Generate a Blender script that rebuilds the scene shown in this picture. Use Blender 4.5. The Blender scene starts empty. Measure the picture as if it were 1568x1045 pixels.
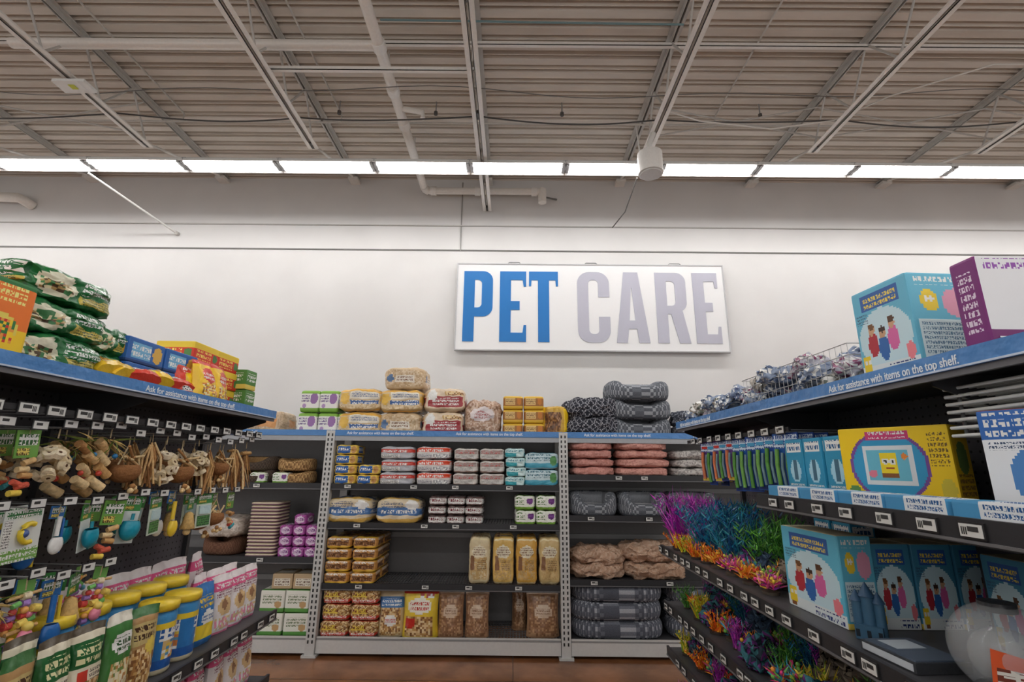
import bpy, math, random
from mathutils import Vector, Matrix, noise, Euler
R=random.Random(7)
sc=bpy.context.scene
try:
    sc.view_settings.view_transform='Standard'
    sc.view_settings.look='None'
except Exception: pass

def C(r,g,b):
    def l(x):
        x/=255.0
        return x/12.92 if x<=0.04045 else ((x+0.055)/1.055)**2.4
    return (l(r),l(g),l(b))
# ---------------------------------------------------------------- materials
def attr_mat(name,rough=0.5,metal=0.0,bump=0.0,bscale=60,spec=0.4,var=0.0,ink=False,bd=.01):
    m=bpy.data.materials.new(name); m.use_nodes=True
    nt=m.node_tree; n=nt.nodes; b=n['Principled BSDF']; L=nt.links.new
    a=n.new('ShaderNodeAttribute'); a.attribute_name='Col'
    b.inputs['Roughness'].default_value=rough; b.inputs['Metallic'].default_value=metal
    b.inputs['Specular IOR Level'].default_value=spec
    tc=n.new('ShaderNodeTexCoord')
    nz=n.new('ShaderNodeTexNoise'); nz.inputs['Scale'].default_value=bscale; nz.inputs['Detail'].default_value=3
    L(tc.outputs['Object'],nz.inputs['Vector'])
    col=a.outputs['Color']
    if ink:
        k=n.new('ShaderNodeAttribute'); k.attribute_name='Ink'
        sx=n.new('ShaderNodeSeparateXYZ'); L(tc.outputs['Object'],sx.inputs[0])
        def M(op,x,y=None):
            q=n.new('ShaderNodeMath'); q.operation=op
            for i,val in enumerate((x,y)):
                if val is None: continue
                if isinstance(val,(int,float)): q.inputs[i].default_value=val
                else: L(val,q.inputs[i])
            return q.outputs[0]
        S=M('MAXIMUM',k.outputs['Alpha'],0.002)
        h=M('ADD',sx.outputs['X'],sx.outputs['Y'])
        px=M('DIVIDE',h,M('MULTIPLY',S,.8)); row=M('DIVIDE',sx.outputs['Z'],M('MULTIPLY',S,1.5))
        rf=M('LESS_THAN',M('FRACT',row),.68); cf=M('LESS_THAN',M('FRACT',px),.8)
        cb=n.new('ShaderNodeCombineXYZ'); L(M('FLOOR',M('MULTIPLY',px,3.0)),cb.inputs[0]); L(M('FLOOR',M('MULTIPLY',row,4.4)),cb.inputs[1])
        wn=n.new('ShaderNodeTexWhiteNoise'); wn.noise_dimensions='2D'; L(cb.outputs[0],wn.inputs['Vector'])
        g1=M('GREATER_THAN',wn.outputs['Value'],.33)
        mask=M('MULTIPLY',M('MULTIPLY',rf,cf),M('MULTIPLY',g1,M('GREATER_THAN',k.outputs['Alpha'],.0015)))
        mx=n.new('ShaderNodeMix'); mx.data_type='RGBA'; L(mask,mx.inputs[0]); L(col,mx.inputs[6]); L(k.outputs['Color'],mx.inputs[7]); col=mx.outputs[2]
    if var>0:
        mp=n.new('ShaderNodeMapRange'); mp.inputs[1].default_value=0.3; mp.inputs[2].default_value=0.7
        mp.inputs[3].default_value=1-var; mp.inputs[4].default_value=1+var
        L(nz.outputs['Fac'],mp.inputs[0])
        vm=n.new('ShaderNodeVectorMath'); vm.operation='SCALE'
        L(col,vm.inputs[0]); L(mp.outputs[0],vm.inputs['Scale']); col=vm.outputs[0]
    L(col,b.inputs['Base Color'])
    if bump>0:
        bp=n.new('ShaderNodeBump'); bp.inputs['Strength'].default_value=bump; bp.inputs['Distance'].default_value=bd
        L(nz.outputs['Fac'],bp.inputs['Height']); L(bp.outputs['Normal'],b.inputs['Normal'])
    return m
M_PLAST=attr_mat('plastic_film',0.28,0,0.55,14,0.5,0,True,.02)
M_MATTE=attr_mat('matte_print',0.45,0,0.0,40,0.4,0,True)
M_METAL=attr_mat('painted_metal',0.45,0.1,0.0,40,0.4,0.03)
M_FAB=attr_mat('woven_fabric',0.95,0,0.8,160,0.1,0.18)
M_WOOD=attr_mat('natural_fibre',0.85,0,0.5,70,0.2,0.15)
def emis(name,col,s):
    m=bpy.data.materials.new(name); m.use_nodes=True; b=m.node_tree.nodes['Principled BSDF']
    b.inputs['Base Color'].default_value=(0.9,0.9,0.9,1)
    b.inputs['Emission Color'].default_value=(*col,1); b.inputs['Emission Strength'].default_value=s
    return m
M_EMI=emis('led_lens',(1.0,0.98,0.96),25.5)
M_CLEAR=bpy.data.materials.new('clear_plastic'); M_CLEAR.use_nodes=True
_b=M_CLEAR.node_tree.nodes['Principled BSDF']
_b.inputs['Alpha'].default_value=0.30; _b.inputs['Roughness'].default_value=0.08; _b.inputs['Base Color'].default_value=(.7,.73,.75,1)
def surf(name,c1,c2,scale,rough,bump=0.1,stretch=(1,1,1),det=4,spec=.4):
    m=bpy.data.materials.new(name); m.use_nodes=True; nt=m.node_tree;n=nt.nodes;b=n['Principled BSDF']
    tc=n.new('ShaderNodeTexCoord'); mp=n.new('ShaderNodeMapping'); mp.inputs['Scale'].default_value=stretch
    nz=n.new('ShaderNodeTexNoise'); nz.inputs['Scale'].default_value=scale; nz.inputs['Detail'].default_value=det
    cr=n.new('ShaderNodeValToRGB'); cr.color_ramp.elements[0].position=.35; cr.color_ramp.elements[1].position=.68
    cr.color_ramp.elements[0].color=(*c1,1); cr.color_ramp.elements[1].color=(*c2,1)
    L=nt.links.new
    L(tc.outputs['Object'],mp.inputs[0]);L(mp.outputs[0],nz.inputs['Vector']);L(nz.outputs['Fac'],cr.inputs[0]);L(cr.outputs[0],b.inputs['Base Color'])
    b.inputs['Roughness'].default_value=rough; b.inputs['Specular IOR Level'].default_value=spec
    if bump:
        bp=n.new('ShaderNodeBump'); bp.inputs['Strength'].default_value=bump; bp.inputs['Distance'].default_value=.02
        L(nz.outputs['Fac'],bp.inputs['Height']);L(bp.outputs['Normal'],b.inputs['Normal'])
    return m
M_WALL=surf('painted_block_wall',C(219,218,217),C(226,225,224),1.2,.8,.03)
M_DECK=surf('painted_steel_deck',C(212,204,194),C(222,214,204),2.0,.6,.0,(1,4,1))
M_FLOOR=surf('stained_concrete',C(104,66,38),C(138,90,56),3.0,.2,.03)
def pegmat():
    m=bpy.data.materials.new('pegboard_panel'); m.use_nodes=True; nt=m.node_tree;n=nt.nodes;b=n['Principled BSDF'];L=nt.links.new
    tc=n.new('ShaderNodeTexCoord'); sx=n.new('ShaderNodeSeparateXYZ'); L(tc.outputs['Object'],sx.inputs[0])
    outs=[]
    for ax in ('Y','Z'):
        mu=n.new('ShaderNodeMath');mu.operation='MULTIPLY';mu.inputs[1].default_value=1/0.04;L(sx.outputs[ax],mu.inputs[0])
        fr=n.new('ShaderNodeMath');fr.operation='FRACT';L(mu.outputs[0],fr.inputs[0])
        su=n.new('ShaderNodeMath');su.operation='SUBTRACT';su.inputs[1].default_value=.5;L(fr.outputs[0],su.inputs[0])
        pw=n.new('ShaderNodeMath');pw.operation='MULTIPLY';L(su.outputs[0],pw.inputs[0]);L(su.outputs[0],pw.inputs[1]);outs.append(pw)
    ad=n.new('ShaderNodeMath');ad.operation='ADD';L(outs[0].outputs[0],ad.inputs[0]);L(outs[1].outputs[0],ad.inputs[1])
    lt=n.new('ShaderNodeMath');lt.operation='LESS_THAN';lt.inputs[1].default_value=.02;L(ad.outputs[0],lt.inputs[0])
    mx=n.new('ShaderNodeMix');mx.data_type='RGBA';L(lt.outputs[0],mx.inputs[0])
    mx.inputs[6].default_value=(*C(82,80,85),1);mx.inputs[7].default_value=(*C(14,14,15),1);L(mx.outputs[2],b.inputs['Base Color'])
    b.inputs['Roughness'].default_value=.6
    return m
M_PEG=pegmat()
MATS=[M_PLAST,M_MATTE,M_METAL,M_FAB,M_WOOD,M_EMI,M_CLEAR,M_PEG]
PL,MT,ME,FA,WO,EM,CL,PG=range(8)

# ---------------------------------------------------------------- mesh builder
class MB:
    def __init__(s): s.v=[];s.f=[];s.c=[];s.m=[];s.s=[]
    def add(s,vs,fs,cols,mat=1,smooth=False):
        o=len(s.v); s.v.extend([tuple(p) for p in vs])
        for i,f in enumerate(fs):
            s.f.append(tuple(o+k for k in f)); s.c.append(cols[i] if isinstance(cols,list) else cols); s.m.append(mat); s.s.append(smooth)
    def merge(s,o,mat4):
        off=len(s.v); s.v.extend([tuple(mat4@Vector(p)) for p in o.v])
        s.f.extend([tuple(off+k for k in f) for f in o.f]); s.c.extend(o.c); s.m.extend(o.m); s.s.extend(o.s)
    def box(s,x0,x1,y0,y1,z0,z1,col,mat=2):
        if x0>x1:x0,x1=x1,x0
        if y0>y1:y0,y1=y1,y0
        if z0>z1:z0,z1=z1,z0
        v=[(x0,y0,z0),(x1,y0,z0),(x1,y1,z0),(x0,y1,z0),(x0,y0,z1),(x1,y0,z1),(x1,y1,z1),(x0,y1,z1)]
        s.add(v,[(0,3,2,1),(4,5,6,7),(0,1,5,4),(1,2,6,5),(2,3,7,6),(3,0,4,7)],col,mat)
    def tube(s,pts,r,col,mat=2,seg=8,r2=None,caps=True):
        pts=[Vector(p) for p in pts]; n=len(pts); vs=[];fs=[]
        for i,p in enumerate(pts):
            t=(pts[min(i+1,n-1)]-pts[max(i-1,0)]); 
            if t.length<1e-9:t=Vector((0,0,1))
            t.normalize(); a=Vector((0,0,1)) if abs(t.z)<.9 else Vector((1,0,0))
            e1=t.cross(a).normalized(); e2=t.cross(e1).normalized()
            rr=r if r2 is None else r+(r2-r)*i/(n-1)
            for k in range(seg):
                an=2*math.pi*k/seg; vs.append(p+e1*math.cos(an)*rr+e2*math.sin(an)*rr)
        for i in range(n-1):
            for k in range(seg):
                k2=(k+1)%seg; fs.append((i*seg+k,i*seg+k2,(i+1)*seg+k2,(i+1)*seg+k))
        s.add(vs,fs,col,mat,True)
        if caps:
            s.add(vs[:seg],[tuple(range(seg))],col,mat); s.add(vs[-seg:],[tuple(reversed(range(seg)))],col,mat)
    def sphere(s,c,r,col,mat=0,nu=12,nv=8,sc=(1,1,1),t0=0.0,t1=math.pi):
        vs=[];fs=[]
        for j in range(nv+1):
            th=t0+(t1-t0)*j/nv
            for i in range(nu):
                ph=2*math.pi*i/nu
                vs.append((c[0]+r*sc[0]*math.sin(th)*math.cos(ph),c[1]+r*sc[1]*math.sin(th)*math.sin(ph),c[2]+r*sc[2]*math.cos(th)))
        for j in range(nv):
            for i in range(nu):
                i2=(i+1)%nu; fs.append((j*nu+i,(j+1)*nu+i,(j+1)*nu+i2,j*nu+i2))
        s.add(vs,fs,col,mat,True)
    def mesh(s,name):
        me=bpy.data.meshes.new(name); me.from_pydata(s.v,[],s.f)
        used=sorted(set(s.m)); mp={k:i for i,k in enumerate(used)}
        for k in used: me.materials.append(MATS[k])
        me.polygons.foreach_set('material_index',[mp[k] for k in s.m]); me.polygons.foreach_set('use_smooth',s.s)
        ca=me.color_attributes.new('Col','FLOAT_COLOR','CORNER'); buf=[]; ink=[]
        for f,c in zip(s.f,s.c):
            a=(c[0],c[1],c[2],1.0); b=(c[3],c[4],c[5],c[6]) if len(c)>3 else (0,0,0,0)
            for _ in f: buf.extend(a); ink.extend(b)
        ca.data.foreach_set('color',buf)
        ca=me.color_attributes.new('Ink','FLOAT_COLOR','CORNER'); ca.data.foreach_set('color',ink)
        me.update(); return me
    def obj(s,name,loc=(0,0,0),rz=0):
        o=bpy.data.objects.new(name,s.mesh(name)); o.location=loc; o.rotation_euler=(0,0,rz); sc.collection.objects.link(o); return o

def W(fr,a,d,z): return (a,d,z) if fr=='B' else ((-d,a,z) if fr=='L' else (d,a,z))
RZ={'B':0,'L':math.pi/2,'R':-math.pi/2}
def fbox(mb,fr,a0,a1,d0,d1,z0,z1,col,mat=2):
    p=W(fr,a0,d0,z0);q=W(fr,a1,d1,z1); mb.box(p[0],q[0],p[1],q[1],p[2],q[2],col,mat)

class Group:
    def __init__(s,name,loc):
        s.e=bpy.data.objects.new(name,None); s.e.location=loc; s.e.empty_display_size=.1; sc.collection.objects.link(s.e); s.k={}
        s.loc=Vector(loc)
    def add(s,me,part,loc,rot=(0,0,0),scale=(1,1,1)):
        s.k[part]=s.k.get(part,0)+1
        o=bpy.data.objects.new('%s_%d'%(part,s.k[part]),me); sc.collection.objects.link(o)
        o.parent=s.e; o.location=Vector(loc)-s.loc; o.rotation_euler=rot; o.scale=scale; return o
def stack(name,part,mes,fr,a,d,z,nx=1,nz=1,dx=0,dz=0,ny=1,dy=0,jit=.01,yaw=0,rj=.05,scale=(1,1,1),counts=None):
    g=Group(name,W(fr,a,d,z))
    if not isinstance(mes,list): mes=[mes]
    for i in range(nx):
        cnt=counts[i] if counts else nz
        for k in range(cnt):
            for j in range(ny):
                me=mes[(i+k*2+j)%len(mes)]
                g.add(me,part,W(fr,a+i*dx+R.uniform(-jit,jit),d+j*dy+R.uniform(-jit,jit)*.5,z+k*dz),(0,0,RZ[fr]+yaw+R.uniform(-rj,rj)),scale)
    return g

# ---------------------------------------------------------------- printed art
def art(base,ops=()):
    def f(u,v):
        c=base; ik=None
        for o in ops:
            k=o[0]
            if k=='e':
                if ((u-o[1])/o[3])**2+((v-o[2])/o[4])**2<1: c=o[5]; ik=None
            else:
                if o[1]<=u<=o[3] and o[2]<=v<=o[4]:
                    if k=='r': c=o[5]; ik=None
                    elif k=='s': c=R.choice(o[5]); ik=None
                    elif k=='t': ik=(o[5],(o[4]-o[2])/o[6]/1.5)
        if ik: return (c[0],c[1],c[2],ik[0][0],ik[0][1],ik[0][2],ik[1])
        return c
    return f
def sc_ink(c,h): return c if len(c)==3 else (c[0],c[1],c[2],c[3],c[4],c[5],c[6]*h)
def softbox(w,d,h,front,side=None,top=None,k=8,n=(14,8,10),amp=0,taper=0,mat=0,seed=0,sag=0):
    side=side or front; 
    if top is None: top=side
    mb=MB(); idx={}; nx,ny,nz=n
    def vert(x,y,z):
        key=(round(x,4),round(y,4),round(z,4))
        if key in idx:return idx[key]
        q=(abs(x)**k+abs(y)**k+abs(z)**k)**(1/k); X,Y,Z=x/q,y/q,z/q
        if taper:
            Z*=1-taper*abs(X)**5; Y*=1-taper*.3*abs(X)**6
        p=Vector((X*w/2,Y*d/2,Z*h/2))
        if amp:
            nv=noise.noise_vector(Vector((X*2.3+seed*7,Y*2.3+seed,Z*2+seed*3)))
            nv2=noise.noise_vector(Vector((X*7+seed*7,Y*7+seed,Z*5+seed*3)))
            p+=nv*amp+nv2*amp*.5
        if sag: p.z-=sag*(abs(X)**2)*h
        p.z=max(p.z,-h/2)+h/2
        idx[key]=len(mb.v); mb.v.append(tuple(p)); return idx[key]
    def face(nu,nv,fn,af):
        for i in range(nu):
            for j in range(nv):
                q=[(2*i/nu-1,2*j/nv-1),(2*(i+1)/nu-1,2*j/nv-1),(2*(i+1)/nu-1,2*(j+1)/nv-1),(2*i/nu-1,2*(j+1)/nv-1)]
                mb.f.append(tuple(vert(*fn(s,t)) for s,t in q)); mb.c.append(sc_ink(af((i+.5)/nu,(j+.5)/nv),h)); mb.m.append(mat); mb.s.append(k<20)
    face(nx,nz,lambda s,t:(s,-1,t),front); face(nx,nz,lambda s,t:(-s,1,t),front)
    face(ny,nz,lambda s,t:(-1,-s,t),side); face(ny,nz,lambda s,t:(1,s,t),side)
    face(nx,ny,lambda s,t:(s,t,1),top); face(nx,ny,lambda s,t:(s,-t,-1),top)
    return mb
def pouch(w,h,d,front,seed=0,mat=0,nu=18,nv=26,back=None,amp=.008,topw=1.0):
    mb=MB(); back=back or front
    for sgn,af in ((-1,front),(1,back)):
        vs=[];fs=[];cs=[]
        for j in range(nv+1):
            v=j/nv
            for i in range(nu+1):
                u=i/nu; e=abs(2*u-1)
                t=d/2*(1-e**3.2)**.6*((1-v**3)**.75 if v<.9 else (1-v**3)**.75*(1-(v-.9)*8 if v<1 else 0))
                t=max(t,0)*(0.75+.25*min(1,v/.1))
                ww=w*(1-(1-topw)*v)*(1-.07*math.sin(math.pi*min(1,v*1.0)))
                x=(u-.5)*ww
                nz=(noise.noise(Vector((u*4+seed*3.1,v*5,seed+sgn)))+.5*noise.noise(Vector((u*9+seed*3.1,v*11,seed+sgn))))*amp
                vs.append((x,sgn*(t+ (nz if t>0.004 else 0))+noise.noise(Vector((u*2,v*2,seed)))*amp*(v)*1.5,v*h*(1-.02*e*e)))
        for j in range(nv):
            for i in range(nu):
                a=j*(nu+1)+i; q=(a,a+1,a+nu+2,a+nu+1)
                fs.append(q if sgn<0 else tuple(reversed(q))); cs.append(sc_ink(af((i+.5)/nu,(j+.5)/nv),h))
        mb.add(vs,fs,cs,mat,True)
        if sgn<0: fr=vs[:nu+1]
        else: bk=vs[:nu+1]
    mb.add(fr+bk,[(i,nu+1+i,nu+2+i,i+1) for i in range(nu)],front(.5,.02)[:3],mat)
    return mb
def bed(w,d,h,cols,inner,rr=.085,front_dip=.3,mat=FA,ex=.38,N=88,rimcol=None):
    mb=MB(); Mn=18; vs=[];fs=[];cs=[]
    for i in range(N):
        a=2*math.pi*i/N; ca,sa=math.cos(a),math.sin(a)
        px=math.copysign(abs(ca)**ex,ca)*(w/2-rr); py=math.copysign(abs(sa)**ex,sa)*(d/2-rr)
        nx,ny=ca,sa
        f=1-front_dip*(max(0,-sa)**3)*(1-min(1,(abs(px)/(w/2-rr))**6))
        for j in range(Mn):
            b=2*math.pi*j/Mn; br=math.copysign(abs(math.cos(b))**.7,math.cos(b)); bz=math.copysign(abs(math.sin(b))**.7,math.sin(b))
            z=(h/2+bz*h/2)*f; rad=rr*(1+.10*noise.noise(Vector((ca*3,sa*3,bz+w*9))))
            vs.append((px+nx*br*rad,py+ny*br*rad,max(0,z)))
    for i in range(N):
        for j in range(Mn):
            i2=(i+1)%N;j2=(j+1)%Mn
            fs.append((i*Mn+j,i2*Mn+j,i2*Mn+j2,i*Mn+j2))
            c=cols[(i+(j if (i//2)%2 else -j))%len(cols)]
            if rimcol and 6<=j<=12: c=rimcol
            cs.append(c)
    mb.add(vs,fs,cs,mat,True)
    cu=softbox(w-rr*2,d-rr*2,h*.5,art(inner),k=4,n=(10,8,4),amp=.006,mat=FA); mb.merge(cu,Matrix.Identity(4))
    return mb
def card_box(w,d,h,front,side=None,top=None,n=(26,16,26),k=30):
    return softbox(w,d,h,front,side,top,k=k,n=n,mat=MT)

wht=C(240,240,237);blk=C(25,25,27);red=C(205,45,38);yel=C(240,200,35);blu=C(32,92,165);lbl=C(95,175,212);grn=C(38,115,56);tan=C(196,160,112);brn=C(120,80,45);org=C(235,115,35);pnk=C(230,100,145);pur=C(120,50,135);teal=C(30,150,165);gry=C(150,150,152);cream=C(232,220,190)
seed_p=[C(200,160,100),C(170,124,72),C(222,192,142),C(135,92,54),C(230,208,162)]
brick_p=[C(140,94,56),C(115,75,44),C(172,128,82),C(92,60,38)]

# ================================================================= ROOM
XW=15.0; YB=6.6; ZC=6.0
mb=MB(); mb.box(-XW,XW,-5,YB+.2,-.12,0,C(120,80,50)); o=mb.obj('floor'); o.data.materials[0]=M_FLOOR
mb=MB()
for x in (-3.66,0.02,3.66): mb.box(x-.004,x+.004,-5,YB,0,.0012,C(80,55,38),MT)
for y in (4.75,1.0): mb.box(-XW,XW,y-.004,y+.004,0,.0012,C(80,55,38),MT)
mb.obj('trim_floor_joints')
mb=MB(); mb.box(-XW,XW,YB,YB+.2,0,ZC+.1,wht); o=mb.obj('wall_back'); o.data.materials[0]=M_WALL
mb=MB(); zl=4.826
mb.box(-XW,XW,YB-.012,YB,zl,zl+.018,C(105,103,100)); mb.box(-XW,XW,YB-.02,YB,5.22,5.235,C(190,188,185))
mb.box(-.80,-.785,YB-.015,YB,zl,5.95,C(150,148,145))
mb.obj('trim_1')
# fluted deck: flats, deep narrow ribs
vs=[];fs=[];y=-5.0; prof=[]
while y<YB:
    for dy,dz in ((0,0),(.072,0),(.084,.05),(.112,.05),(.124,0),(.132,0),(.142,.05),(.168,.05),(.178,0)):
        prof.append((y+dy,ZC+dz))
    y+=.19
for p in prof: vs.append((-XW,p[0],p[1])); vs.append((XW,p[0],p[1]))
for i in range(len(prof)-1): fs.append((2*i,2*i+1,2*i+3,2*i+2))
me=bpy.data.meshes.new('ceiling'); me.from_pydata(vs,[],fs); me.materials.append(M_DECK); o=bpy.data.objects.new('ceiling',me); sc.collection.objects.link(o)
# roof steel
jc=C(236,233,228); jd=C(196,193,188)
JX=[-10.36,-8.38,-6.4,-4.41,-2.42,-.41,1.58,3.55,5.53,7.5,9.5]
mb=MB()
for n_,x in enumerate(JX):
    ye=6.55 if abs(x+.41)<.01 else 5.1
    zb=5.45; zt=ZC-.005
    for s in (-1,1):
        mb.box(x+s*.012,x+s*.062,-5,ye,zb,zb+.008,jc); mb.box(x+s*.012,x+s*.018,-5,ye,zb,zb+.055,jc)
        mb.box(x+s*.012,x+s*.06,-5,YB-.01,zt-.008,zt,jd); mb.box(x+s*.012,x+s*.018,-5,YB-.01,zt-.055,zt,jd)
    yy=ye-.05; up=False; pts=[]
    while yy>-5:
        pts.append((x,yy,zb+.03 if not up else zt-.03)); up=not up; yy-=.33
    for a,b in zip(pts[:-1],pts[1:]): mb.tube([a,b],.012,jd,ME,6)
    for yq in pts[::6]: mb.box(x-.012,x+.012,yq[1]-.05,yq[1]+.05,zb+.001,zb+.04,C(90,88,85))
    mb.tube([(x,ye-.05,zb+.03),(x,YB-.15 if ye<6 else ye-.02,zt-.05)],.016,jc,ME,6)
    mb.box(x-.07,x+.07,YB-.16,YB-.0,zt-.09,zt-.05,jc)
for yb,z,xa,xb in ((3.95,5.515,-2.42,-.41),(4.05,5.93,-12,12),(.5,5.515,-12,12),(.5,5.93,-12,12),(-3,5.515,-12,12)):
    mb.box(xa,xb,yb-.02,yb+.02,z-.02,z-.014,jc); mb.box(xa,xb,yb-.02,yb-.014,z-.02,z+.02,jc)
for a,b in zip(JX[:-1],JX[1:]):
    if a<-5 or a>1: mb.tube([(a,4.9,5.5),(b,4.9,5.92)],.010,jd,ME,6); mb.tube([(b,4.9,5.5),(a,4.9,5.92)],.010,jd,ME,6)
mb.obj('trim_roof_joists')
mb=MB(); pts=[]
for i in range(121):
    x=-12+i*.2; ph=((x+.41)/1.99)%1; pts.append((x,4.62+.03*math.sin(x*1.7),5.52-.10*4*ph*(1-ph)*.6))
mb.tube(pts,.009,C(70,68,66),PL,5)
pts=[(x,4.35+.05*math.sin(x),5.62-.04*math.sin(x*2.2)) for x in [(-12+i*.3) for i in range(81)]]
mb.tube(pts,.005,C(110,108,105),PL,5)
mb.tube([(1.64,4.5,5.52),(2.0,4.55,5.44),(2.8,4.62,5.40),(3.5,4.6,5.5),(3.9,4.3,5.56),(4.6,3.9,5.58),(5.5,3.8,5.5)],.008,C(225,222,216),PL,6)
mb.tube([(-1.3,3.75,5.9),(.3,3.75,5.88),(1.6,3.78,5.9)],.010,C(120,150,155),PL,6)
mb.tube([(-12,5.15,5.86),(12,5.15,5.86)],.012,C(205,202,196),ME,6)
for x in (-2.15,2.45,-4.1): mb.tube([(x,3.2,5.97),(x,5.15,5.97),(x,5.15,5.86)],.011,C(205,202,196),ME,6)
mb.obj('electrical_cable')
# sprinkler pipe
pc=C(238,234,228); mb=MB()
mb.tube([(-1.33,-5,5.72),(-1.33,6.33,5.72)],.054,pc,ME,14)
mb.tube([(-1.33,6.33,5.72),(-1.32,6.39,5.71),(-1.27,6.42,5.70)],.062,pc,ME,14)
mb.tube([(-1.27,6.42,5.70),(.40,6.42,5.70)],.05,pc,ME,14)
for x in (-1.2,-.55,.28): mb.tube([(x-.04,6.42,5.70),(x+.04,6.42,5.70)],.066,C(240,238,234),ME,14)
mb.tube([(.40,6.42,5.74),(.40,6.42,5.52)],.06,pc,ME,14)
mb.tube([(.40,6.42,5.62),(.62,6.5,5.62)],.014,C(120,118,115),ME,8)
for y in (3.87,4.45,5.0): mb.tube([(-1.33,y-.05,5.72),(-1.33,y+.05,5.72)],.068,C(240,238,234),ME,14)
mb.tube([(-1.33,3.87,5.72),(-4.9,3.87,5.72)],.05,pc,ME,14)
mb.tube([(-1.33,4.72,5.72),(-1.05,4.72,5.66),(-1.05,4.72,5.58)],.03,pc,ME,10)
for y in (0,2,4.2,5.6): mb.tube([(-1.33,y,5.74),(-1.33,y,5.99)],.008,jd,ME,6)
mb.obj('sprinkler_pipe')
for y,x in ((4.95,-2.1),(4.95,.55),(4.95,2.9),(4.95,-.95)):
    mb=MB(); mb.tube([(x,y,6.0),(x,y,5.84)],.008,C(150,148,145),ME,8); mb.tube([(x,y,5.86),(x,y,5.82)],.022,C(90,88,86),ME,10); mb.obj('sprinkler_head')
mb=MB(); mb.tube([(-9.0,6.45,5.62),(-7.35,6.47,5.56),(-7.27,6.5,5.52),(-7.25,6.6,5.50)],.07,pc,ME,12); mb.obj('wall_pipe')
mb=MB(); mb.tube([(-5.45,5.5,5.36),(-4.98,6.58,5.06)],.014,wht,ME,8); mb.tube([(-4.98,6.55,5.06),(-4.98,6.6,5.06)],.03,jd,ME,8); mb.obj('brace_rod')
mb=MB(); mb.tube([(1.55,5.5,5.35),(1.5,6.0,5.15),(1.42,6.45,5.15)],.009,C(90,88,86),PL,6); mb.obj('hanging_wire')
mb=MB(); cx,cy=1.5,4.77
mb.tube([(cx,cy,4.93),(cx,cy,4.95),(cx,cy,5.15),(cx,cy,5.18)],.135,C(228,226,222),ME,28)
mb.tube([(cx,cy,4.915),(cx,cy,4.935)],.115,C(200,198,195),ME,28)
mb.tube([(cx,cy,5.17),(cx,cy,5.30),(cx+.06,cy,5.45)],.03,C(220,218,214),ME,12)
mb.tube([(cx-.10,cy,5.12),(cx-.16,cy-.1,5.45)],.008,jd,ME,6)
mb.obj('pendant_speaker')
mb=MB(); mb.box(-4.56,-4.24,4.0,4.16,5.40,5.43,C(235,235,232),PL); mb.box(-4.50,-4.30,3.99,4.13,5.396,5.40,C(235,235,232),MT)
mb.box(-4.43,-4.37,4.04,4.10,5.392,5.396,C(200,205,60),MT)
mb.box(-4.44,-4.38,4.05,4.11,5.43,5.452,jd); mb.obj('bay_number_panel')  # white bay number panel hung under the joist chord, not a lamp

# light fixture rows
for row,(yf,zf) in enumerate(((5.4,5.405),(1.1,5.405),(-3.2,5.405))):
    g=Group('strip_light',(0,yf,zf))
    hb=MB(); L=1.19
    hb.box(-L/2,L/2,-.05,.05,.03,.085,C(225,225,222))
    for s in (-1,1):
        v=[(-L/2,s*.05,.04),(L/2,s*.05,.04),(L/2,s*.13,-.008),(-L/2,s*.13,-.008),(-L/2,s*.05,.048),(L/2,s*.05,.048),(L/2,s*.135,-.002),(-L/2,s*.135,-.002)]
        hb.add(v,[(0,1,2,3),(7,6,5,4),(3,2,6,7)],C(240,240,238),ME)
    hb.box(-L/2,L/2,-.05,.05,.022,.03,C(240,240,238))
    hb.box(L/2-.04,L/2+.0,-.09,.09,-.004,.03,C(150,150,150)); hb.box(-L/2,-L/2+.04,-.09,.09,-.004,.03,C(150,150,150))
    hm=hb.mesh('strip_light_housing')
    tb=MB(); a=L/2-.045
    for s in (-1,1):
        yc=s*.052
        v=[(-a,yc-.022,.018),(a,yc-.022,.018),(a,yc-.013,-.010),(-a,yc-.013,-.010),(-a,yc+.013,-.010),(a,yc+.013,-.010),(a,yc+.022,.018),(-a,yc+.022,.018)]
        tb.add(v,[(0,1,2,3),(3,2,5,4),(4,5,6,7)],wht,EM)
    tm=tb.mesh('strip_light_tube')
    for i in range(-8,9):
        x=.03+i*1.2
        g.add(hm,'housing',(x,yf,zf)); g.add(tm,'tube',(x,yf,zf))
    rb=MB()
    rb.box(-10.2,10.2,yf-.02,yf+.02,zf+.085,zf+.11,C(205,205,202))
    for i in range(-8,10): rb.box(.03+i*1.2-.63,.03+i*1.2-.57,yf-.04,yf+.04,zf+.0,zf+.1,C(160,160,160))
    g.add(rb.mesh('wireway'),'wireway',(0,0,0))

# ================================================================= SIGN
SX,SZ,SW,SH=-.80,3.325,3.76,1.252
g=Group('pet_care_sign',(SX+SW/2,6.5,SZ))
mb=MB(); mb.box(SX,SX+SW,6.50,6.545,SZ,SZ+SH,C(240,240,241),MT)
fr_=C(190,190,192)
for b in ((SX-.015,SX,SZ-.015,SZ+SH+.015),(SX+SW,SX+SW+.015,SZ-.015,SZ+SH+.015),(SX,SX+SW,SZ-.015,SZ),(SX,SX+SW,SZ+SH,SZ+SH+.015)):
    mb.box(b[0],b[1],6.49,6.55,b[2],b[3],fr_)
for x in (.0,1.1,2.3):
    mb.tube([(x-.1,6.52,SZ+SH+.015),(x-.07,6.53,SZ+SH+.045),(x+.07,6.53,SZ+SH+.045),(x+.1,6.52,SZ+SH+.015)],.007,C(130,130,130),ME,6)
mb.box(.2,.25,6.545,YB,SZ+.6,SZ+.7,fr_); mb.box(1.9,1.95,6.545,YB,SZ+.6,SZ+.7,fr_)
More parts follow.
